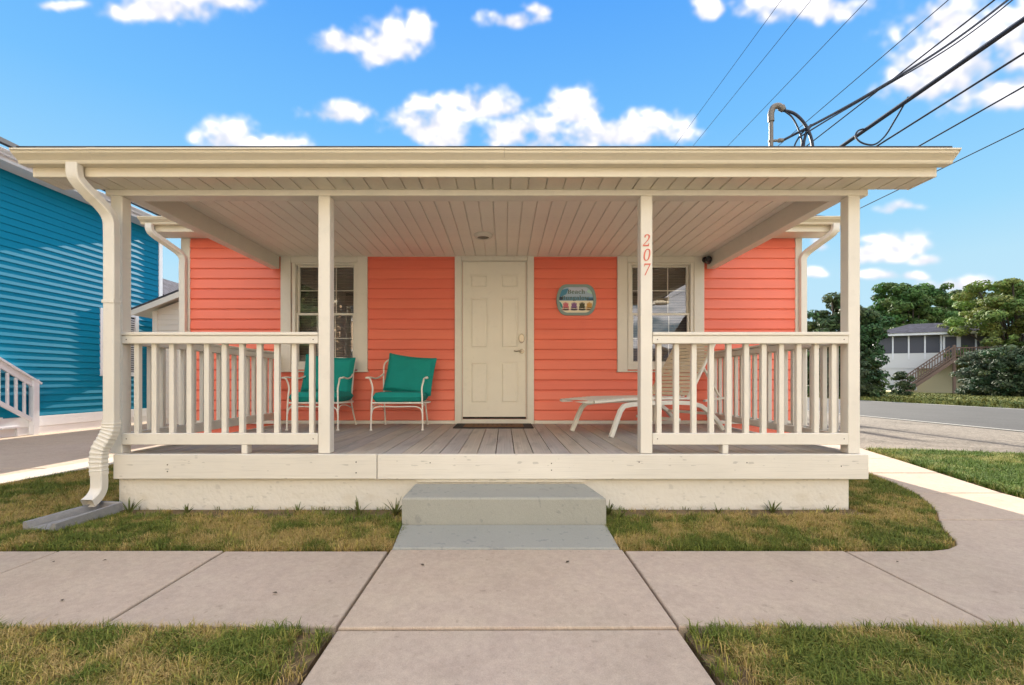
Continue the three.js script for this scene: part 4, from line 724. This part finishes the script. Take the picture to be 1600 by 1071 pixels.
// ================================================================== FOLIAGE
const leafMats = {};
function leafMat(r, g, b) { const k = [r, g, b].join(); return leafMats[k] ??= new THREE.MeshPhysicalMaterial({ color: lin(r, g, b), roughness: 0.75, specularIntensity: 0.35, side: THREE.DoubleSide, vertexColors: true, transmission: 0.25, thickness: 0 }); }
function leaves(clumps, per, size, seed, vary = 0.35) {
  const q = mulberry(seed), pos = [], col = [], idx = [], nor = [];
  const N3 = () => { let x, y, z, l; do { x = q() * 2 - 1; y = q() * 2 - 1; z = q() * 2 - 1; l = x * x + y * y + z * z; } while (l > 1 || l < 0.01); return [x, y, z]; };
  for (const [cx, cy, cz, rx, ry, rz] of clumps) {
    const n = Math.round(per * Math.cbrt(rx * ry * rz) ** 2), tone = 0.8 + 0.4 * q(), yel = q();
    for (let i = 0; i < n; i++) {
      const d = N3(), l = Math.hypot(...d), k = Math.pow(l, -0.45), p = [cx + d[0] * k * rx, cy + d[1] * k * ry, cz + d[2] * k * rz];
      const a = new THREE.Vector3(...N3()).normalize(), up = new THREE.Vector3(d[0] / l, d[1] / l + 0.5, d[2] / l).multiplyScalar(0.9).add(new THREE.Vector3(...N3()).multiplyScalar(0.8)).normalize(), b = a.clone().cross(up).normalize(), e = b.clone().cross(up).normalize();
      const s = size * (0.6 + 0.8 * q()), w = s * 0.55, o = pos.length / 3;
      pos.push(p[0] - e.x * s, p[1] - e.y * s, p[2] - e.z * s, p[0] + b.x * w, p[1] + b.y * w, p[2] + b.z * w, p[0] + e.x * s, p[1] + e.y * s, p[2] + e.z * s, p[0] - b.x * w, p[1] - b.y * w, p[2] - b.z * w);
      for (let j = 0; j < 4; j++) nor.push(up.x, up.y, up.z);
      idx.push(o, o + 1, o + 2, o, o + 2, o + 3);
      const v = tone * (1 + (q() - 0.5) * vary * 2), yy = 1 + 0.5 * (yel - 0.4) + 0.3 * (q() - 0.5); for (let j = 0; j < 4; j++) col.push(v * yy, v, v * (1 - 0.2 * q()));
    }
  }
  const g = new THREE.BufferGeometry(); g.setAttribute('position', new THREE.Float32BufferAttribute(pos, 3)); g.setAttribute('color', new THREE.Float32BufferAttribute(col, 3)); g.setIndex(idx); g.computeVertexNormals(); return g;
}
function tree(name, label, cat, pos, H, Wd, o) {                 // trunk, limbs, crown of many leaf clumps
  const t = thing(name, label, cat, pos, 0, o.group), q = mulberry(o.seed), limbs = [], clumps = [];
  const base = H * o.clear, n = o.n;
  if (o.trunk) {
    limbs.push(tube([[0, -0.1, 0], [0.05 * H * (q() - 0.5), base * 0.6, 0.02 * H], [0.10 * H * (q() - 0.5), base * 1.1, 0]], 0.022 * H, 8, 10));
  }
  for (let i = 0; i < n; i++) {
    const a = q() * 6.283, r = Math.sqrt(q()) * (o.hollow ? 0.55 + 0.45 * q() : 1), u = q(), prof = o.profile(u), y = base + (H - base) * u, R = Wd / 2 * prof;
    const x = Math.cos(a) * r * R, z = Math.sin(a) * r * R, s = H * o.clump * (0.55 + 0.8 * q());
    clumps.push([x, y, z, s * 1.25, s * 0.72, s * 1.25]);
    if (o.trunk && i % 3 === 0) limbs.push(tube([[0, base * (0.6 + 0.5 * q()), 0], [x * 0.45, mix(base, y, 0.55), z * 0.45], [x * 0.9, y, z * 0.9]], 0.007 * H, 5, 7));
  }
  if (o.trunk) part('trunk', merge(limbs), M.bark, t);
  part('crown', leaves(clumps, o.per, o.leaf, o.seed + 7, o.vary), leafMat(...o.col), t); return t;
}
const dome = (u) => Math.sqrt(Math.max(0, 1 - (u * 1.02 - 0.25) ** 2 / 0.62)), umbrella = (u) => 0.55 + 0.6 * Math.sin(Math.PI * Math.min(1, u * 0.8 + 0.15)), ball = (u) => Math.sqrt(Math.max(0.05, 1 - (2 * u - 1) ** 2)), column = (u) => 0.75 + 0.35 * Math.sin(Math.PI * (0.15 + 0.7 * u));
const trunkless = { trunk: false };
// depth z = 6.07 - d, x = tangent * d
const at = (tx, d) => [tx * d, -0.05, 6.07 - d];
tree('magnolia_tree', 'dark glossy magnolia tree beside the road behind the porch post', 'tree', at(0.705, 29), 6.2, 4.6, { seed: 21, n: 130, clear: 0.03, clump: 0.07, per: 950, leaf: 0.105, col: [0.075, 0.115, 0.045], profile: dome, trunk: true, vary: 0.55 });
tree('magnolia_tree', 'dark leafy tree growing against the white raised house', 'tree', at(0.752, 28), 5.0, 2.3, { seed: 22, n: 90, clear: 0.02, clump: 0.078, per: 950, leaf: 0.10, col: [0.06, 0.11, 0.04], profile: column, trunk: true, vary: 0.5 });
tree('live_oak', 'spreading oak with open branches behind the white raised house', 'tree', at(0.868, 50), 11.2, 9.2, { seed: 24, n: 175, clear: 0.26, clump: 0.056, per: 620, leaf: 0.15, col: [0.11, 0.185, 0.05], profile: umbrella, trunk: true, hollow: true, vary: 0.35 });
tree('live_oak', 'rounded oak behind the roof with the satellite dish', 'tree', at(0.972, 55), 11.3, 7.2, { seed: 25, n: 160, clear: 0.18, clump: 0.058, per: 620, leaf: 0.15, col: [0.11, 0.175, 0.055], profile: ball, trunk: true, vary: 0.35 });
tree('live_oak', 'yellow-green oak overhanging the bushes at the roadside', 'tree', at(1.095, 36), 8.6, 8.0, { seed: 26, n: 210, clear: 0.16, clump: 0.056, per: 700, leaf: 0.125, col: [0.18, 0.245, 0.065], profile: umbrella, trunk: true, vary: 0.4 });
tree('live_oak', 'tall dark oak closing the view beyond the roadside bushes', 'tree', at(1.12, 52), 11.6, 9.0, { seed: 27, n: 110, clear: 0.1, clump: 0.062, per: 560, leaf: 0.16, col: [0.085, 0.14, 0.045], profile: ball, trunk: true, vary: 0.35 });
for (const [tx, d, h, w, sd, lab] of [[1.012, 29.5, 2.9, 2.6, 31, 'grey-green rounded bush below the wooden deck'], [1.065, 27.5, 3.0, 2.8, 32, 'tall dark bush at the roadside beside the deck bush'], [1.125, 27, 3.0, 2.8, 33, 'dark bush under the yellow-green oak'], [0.842, 29.5, 1.5, 1.3, 34, 'small bush at the foot of the wooden stairs'], [0.735, 26.5, 2.6, 2.2, 35, 'low dense bush in front of the dark magnolia'], [0.69, 27, 2.4, 2.6, 36, 'dark bush seen through the side railing']])
  tree('roadside_bush', lab, 'bush', at(tx, d), h, w, { seed: sd, n: 52, clear: 0.04, clump: 0.105, per: 1000, leaf: 0.085, col: sd === 31 ? [0.08, 0.115, 0.075] : [0.06, 0.095, 0.045], profile: ball, trunk: false, vary: 0.45, group: 'bushes along the far side of the road' });
// distant wood behind everything
{
  const cl = [], q = mulberry(77); for (let i = 0; i < 120; i++) { const x = mix(14, 110, q()), z = -52 - q() * 16; cl.push([x, 1.5 + q() * 4.2, z, 2.4 + q() * 1.6, 2.0 + q() * 1.2, 2.4]); }
  const o = part('distant_wood', leaves(cl, 130, 0.34, 78), leafMat(0.055, 0.095, 0.04), scene); o.userData = { kind: 'stuff', label: 'distant dark wood beyond the road', category: 'wood' };
}
{ // tall verge grass across the road
  const L = [], q = mulberry(91); for (let i = 0; i < 9000; i++) { const x = 18.0 + Math.pow(q(), 0.8) * 14, z = -34 + q() * 32; L.push([x, z, 1.6 + 2.6 * q(), q() * 6.28, q()]); }
  const im = new THREE.InstancedMesh(tuft(8, 10, 0.07, 0.07, 0.012), grassMat, L.length), m = new THREE.Matrix4(), r = new THREE.Quaternion(), up = new THREE.Vector3(0, 1, 0), c = new THREE.Color();
  L.forEach(([x, z, s, a, t], i) => { m.compose(new THREE.Vector3(x, -0.05, z), r.setFromAxisAngle(up, a), new THREE.Vector3(s, s * 0.8, s)); im.setMatrixAt(i, m); im.setColorAt(i, c.setRGB(mix(0.09, 0.22, t), mix(0.13, 0.20, t), 0.04)); });
  im.name = 'verge_grass'; im.castShadow = im.receiveShadow = true; im.userData = { kind: 'stuff', label: 'grass verge on the far side of the road', category: 'grass' }; scene.add(im);
}
// the raised house across the road
{
  const h = thing('raised_house', 'white raised house with screened porch and wooden stairs across the road', 'house', [0.925 * 38, 0, 6.07 - 38], -0.42);
  const w = 4.1, y0 = 2.75, y1 = 4.82, yellow = mat(0.56, 0.49, 0.30, 0.8), bluish = mat(0.66, 0.64, 0.62, 0.6), screen = mat(0.07, 0.07, 0.085, 0.6);
  part('lower_wall', span(-2.2, w, 0, 2.5, -5, -0.35), yellow, h);
  part('upper_wall', span(-w, w, 2.5, y1, -6, -0.4), bluish, h);
  part('wall_band', span(-w, 0.35, 2.0, 3.25, -0.06, 0.0), bluish, h); part('wall_band', span(0.36, w - 0.6, 2.45, 2.72, -0.06, 0.0), bluish, h);
  part('side_screen', span(-w, -1.4, 0.2, 2.0, -0.10, -0.04), bluish, h);
  for (const [a, b, c] of [[-4.0, -3.05, 3.27], [-2.95, -2.0, 3.27], [-1.9, -0.95, 3.27], [-0.85, 0.05, 3.27], [1.35, 2.2, 2.76], [2.3, 3.15, 2.76]]) part('porch_screen', span(a, b, c, 4.66, -0.10, -0.05), screen, h);
  for (const x of [-4.05, -3.0, -1.95, -0.9, 0.12, 1.28, 2.25, 3.2]) part('porch_post', span(x - 0.05, x + 0.05, 2.75, 4.70, -0.045, 0.03), M.white, h);
  const d = sub('porch_door', h); part('door_frame', merge([span(0.22, 0.36, 2.76, 4.66, -0.04, 0.04), span(1.08, 1.22, 2.76, 4.66, -0.04, 0.04), span(0.36, 1.08, 4.52, 4.66, -0.04, 0.04), span(0.36, 1.08, 2.76, 3.25, -0.04, 0.03)]), M.white, d); part('door_screen', span(0.362, 1.078, 3.252, 4.518, -0.03, 0.0), screen, d);
  part('house_window', span(3.35, 3.9, 3.3, 4.4, -0.36, -0.30), screen, h);
  part('fascia', span(-w - 0.35, w + 0.35, 4.70, 4.90, -0.4, 0.42), M.white, h);
  { const pos = [], A = [-w - 0.42, 4.91, 0.5], B = [w + 0.42, 4.91, 0.5], C = [w + 0.42, 4.91, -6.5], D = [-w - 0.42, 4.91, -6.5], E = [-1.0, 5.95, -3], F = [1.0, 5.95, -3]; for (const tt of [[A, B, F], [A, F, E], [B, C, F], [C, D, E], [C, E, F], [D, A, E], [A, D, C], [A, C, B]]) for (const v of tt) pos.push(...v); const g = new THREE.BufferGeometry(); g.setAttribute('position', new THREE.Float32BufferAttribute(pos, 3)); g.computeVertexNormals(); boxUV(g, 9, 1, 7); part('roof', g, M.shingleGrey, h); }
  part('side_wing', span(w + 0.01, w + 1.3, 0, 4.55, -5, -1.0), yellow, h); part('wing_eave', span(w + 0.4, w + 1.9, 4.56, 4.74, -5.2, -0.3), M.white, h);
  part('satellite_dish', (() => { const g = new THREE.SphereGeometry(0.5, 16, 8, 0, 6.283, 0, 0.8); g.scale(1, 0.5, 1); g.rotateX(1.1); g.translate(2.4, 5.25, 0.3); return g; })(), M.white, h);
  const k = sub('wooden_deck', h);
  part('deck_floor', span(0.3, 3.9, 2.60, 2.72, 0.04, 1.7), M.weathered, k);
  for (const x of [0.35, 1.9, 3.8]) part('deck_post', span(x - 0.08, x + 0.08, -0.05, x === 0.35 ? 3.75 : 3.6, 1.55, 1.71), M.weathered, k);
  part('deck_rail', merge([span(0.4, 3.85, 3.48, 3.58, 1.58, 1.68), span(0.4, 3.85, 2.86, 2.94, 1.60, 1.66)]), M.weathered, k);
  for (const x of seq(0.55, 0.17, 20)) part('deck_baluster', span(x - 0.025, x + 0.025, 2.90, 3.50, 1.62, 1.67), M.weathered, k);
  const s = sub('wooden_stairs', h), a = Math.atan2(2.6, 3.1);
  for (const z of [1.2, 2.2]) { const g = cbox(3.9, 0.24, 0.06, 0.004).clone(); g.rotateZ(a); g.translate(-1.25, 1.38, z); part('stringer', g, M.weathered, s); for (const dy of [0.28, 1.05]) { const r = cbox(3.9, 0.08, 0.06, 0.004).clone(); r.rotateZ(a); r.translate(-1.25, 1.38 + dy, z); part('stair_rail', r, M.weathered, s); } for (const x of seq(-2.7, 0.17, 18)) part('stair_baluster', cbox(0.045, 0.8, 0.045, 0.003), M.weathered, s, [x, 1.38 + 0.66 + (x + 1.25) * Math.tan(a), z]); }
  for (let i = 0; i < 13; i++) part('stair_tread', span(-2.85 + i * 0.238, -2.58 + i * 0.238, 0.16 + i * 0.2, 0.20 + i * 0.2, 1.2, 2.2), M.weathered, s);
}

// ================================================================== OVERHEAD LINES, running along the road
function cable(name, label, pts, r, group, seg) { return tag(part(name, tube(pts, r, 6, seg ?? 60), M.wire, scene), label, 'cable', group); }
const Z0 = -39, Z1 = 30, sagAt = (z) => { const u = (z - Z0) / (Z1 - Z0); return 4 * u * (1 - u); };
function line(name, label, x, y, sag, r, group) { cable(name, label, seq(Z0, 3, 24).map((z) => [x, y - sag * (sagAt(z) - 0.9), z]), r, group, 72); }
const GL = 'overhead lines along the side road';
line('overhead_cable', 'thin black wire high above the road beside the roof mast', 8.70, 12.95, 0.35, 0.009, GL);
line('overhead_cable', 'thin black wire high above the road beside the roof mast', 8.95, 12.1, 0.35, 0.009, GL);
line('overhead_cable', 'thin black wire high above the road beside the roof mast', 9.25, 10.7, 0.35, 0.009, GL);
line('overhead_cable', 'medium black wire crossing just above the service drop', 9.05, 8.75, 0.3, 0.010, GL);
line('overhead_cable', 'medium black wire that meets the service drop near the mast', 9.0, 7.98, 0.3, 0.016, GL);
line('cable_bundle', 'thick black cable bundle with a hanging loop above the porch corner', 8.85, 7.14, 0.3, 0.044, GL);
line('cable_bundle', 'black cable lashed beside the thick bundle with the loop', 8.94, 7.23, 0.32, 0.030, GL);
line('overhead_cable', 'black phone cable just below the thick bundle', 9.0, 6.66, 0.3, 0.020, GL);
line('overhead_cable', 'black phone cable over the porch roof corner', 9.1, 6.14, 0.3, 0.015, GL);
line('overhead_cable', 'lowest thin wire passing beside the gutter end', 9.3, 5.50, 0.3, 0.010, GL);
cable('cable_loop', 'slack black cable loop hanging from the thick bundle', [[9.30, 7.50, -4.75], [9.20, 7.10, -5.0], [9.05, 6.76, -5.15], [8.85, 6.62, -5.2], [8.64, 6.72, -5.3], [8.57, 6.92, -5.4], [8.66, 7.08, -5.45], [8.83, 7.16, -5.5]], 0.020, GL);
cable('service_drop', 'twisted black service drop from the road lines to the roof mast', [[9.0, 8.08, -0.5], [7.6, 6.75, -0.5], [6.3, 5.72, -0.48], [5.2, 5.02, -0.46], [4.5, 4.62, -0.44], [3.86, 4.28, -0.41]], 0.018, GL);
cable('service_drop', 'thin black wire twined round the service drop', [[9.0, 8.0, -0.45], [7.6, 6.70, -0.53], [6.3, 5.66, -0.44], [5.2, 5.00, -0.49], [4.5, 4.58, -0.42], [4.05, 4.30, -0.40]], 0.011, GL);
cable('mast_lead', 'thick black lead drooping from the roof mast head', [[3.84, 4.68, -0.40], [3.98, 4.62, -0.38], [4.12, 4.45, -0.36], [4.20, 4.18, -0.34], [4.17, 4.02, -0.33], [4.10, 4.10, -0.36], [4.16, 4.38, -0.40], [4.24, 4.49, -0.43]], 0.020, GL);
cable('mast_lead', 'thin black lead drooping from the roof mast head', [[3.84, 4.68, -0.40], [3.94, 4.58, -0.38], [4.03, 4.40, -0.37], [4.07, 4.20, -0.36], [4.02, 4.08, -0.36], [3.98, 4.15, -0.38], [4.08, 4.34, -0.41], [4.2, 4.46, -0.43]], 0.011, GL);
for (const z of [Z0, Z1]) {
  const p = thing('utility_pole', z < 0 ? 'wooden utility pole behind the cottage carrying the road lines' : 'wooden utility pole down the road beyond the street crossing', 'utility pole', [9.05, 0, z], 0, 'utility poles');
  part('pole_shaft', rod([0, -0.3, 0], [0, 13.6, 0], 0.17, 0.12, 14), M.pole, p); part('crossarm', span(-0.9, 0.9, 12.7, 12.85, -0.06, 0.06), M.pole, p);
}

// ================================================================== ACROSS THE STREET (mirrored in the windows, sunlit)
function streetHouse(name, label, x, z, w, d, hgt, rgb, roofM, gableFront) {
  const h = thing(name, label, 'house', [x, 0, z], Math.PI, 'houses across the street'), m = mat(...rgb, 0.8, { map: TX.plaster });
  part('wall', span(-w / 2, w / 2, 0, hgt, -d, 0), m, h);
  if (gableFront) { const r = extrude([[-w / 2 - 0.4, hgt - 0.1], [w / 2 + 0.4, hgt - 0.1], [0, hgt + w * 0.32]], d + 0.8); r.translate(0, 0, -d - 0.4); part('roof', r, roofM, h); const gb = extrude([[-w / 2 + 0.02, hgt], [w / 2 - 0.02, hgt], [0, hgt + w * 0.28]], 0.06); gb.translate(0, 0, 0.40); part('gable', gb, m, h); }
  else part('roof', alongX([[0.5, hgt - 0.05], [0.5, hgt + 0.05], [-d / 2, hgt + d * 0.24], [-d - 0.5, hgt]], -w / 2 - 0.4, w / 2 + 0.4), roofM, h);
  const nf = hgt > 4.5 ? 2 : 1, nx = Math.max(2, Math.round(w / 2.6));
  for (let f = 0; f < nf; f++) for (let i = 0; i < nx; i++) { const cx = -w / 2 + (i + 0.5) * w / nx, y = 0.9 + f * 2.7; if (f === 0 && i === 1) { const dd = part('door', span(cx - 0.45, cx + 0.45, 0, 2.1, 0, 0.05), M.white, h); part('door_knob', new THREE.SphereGeometry(0.04, 8, 6), M.nickel, dd, [cx + 0.35, 1, 0.07]); continue; } const wi = part('window', merge([span(cx - 0.55, cx + 0.55, y - 0.1, y, 0, 0.06), span(cx - 0.55, cx + 0.55, y + 1.3, y + 1.4, 0, 0.06), span(cx - 0.55, cx - 0.45, y, y + 1.3, 0, 0.06), span(cx + 0.45, cx + 0.55, y, y + 1.3, 0, 0.06)]), M.white, h); part('pane', span(cx - 0.448, cx + 0.448, y + 0.002, y + 1.298, 0, 0.02), mat(0.04, 0.05, 0.06, 0.1), wi); }
}
streetHouse('street_house', 'peach stucco house facing the cottage across the street', -8.6, 13.9, 7.4, 8, 6.2, [0.80, 0.55, 0.36], M.shingleGrey, false);
streetHouse('street_house', 'cream two-storey house facing the cottage across the street', -0.4, 13.7, 7.6, 8, 6.4, [0.86, 0.76, 0.58], M.shingleGrey, true);
streetHouse('street_house', 'white two-storey house left of the peach house across the street', -17.2, 13.8, 8.4, 8, 6.0, [0.84, 0.78, 0.68], M.shingle, true);
streetHouse('street_house', 'low cream shop across the street corner', 14.6, 15.5, 7.5, 8, 3.5, [0.84, 0.76, 0.62], M.shingleGrey, false);
streetHouse('street_house', 'small white house far down the side road', 15, 44, 9, 7, 3.0, [0.8, 0.78, 0.75], M.shingleGrey, false);
streetHouse('street_house', 'sand-coloured two-storey house beyond the side road', 26, 15.5, 10, 8, 6.0, [0.82, 0.72, 0.56], M.shingleGrey, true);

tree('street_tree', 'bushy street tree in front of the peach house across the street', 'tree', [-7.9, -0.05, 11.4], 5.6, 2.6, { seed: 41, n: 40, clear: 0.22, clump: 0.10, per: 700, leaf: 0.10, col: [0.075, 0.12, 0.045], profile: ball, trunk: true, vary: 0.4 });
renderer.render(scene, camera);
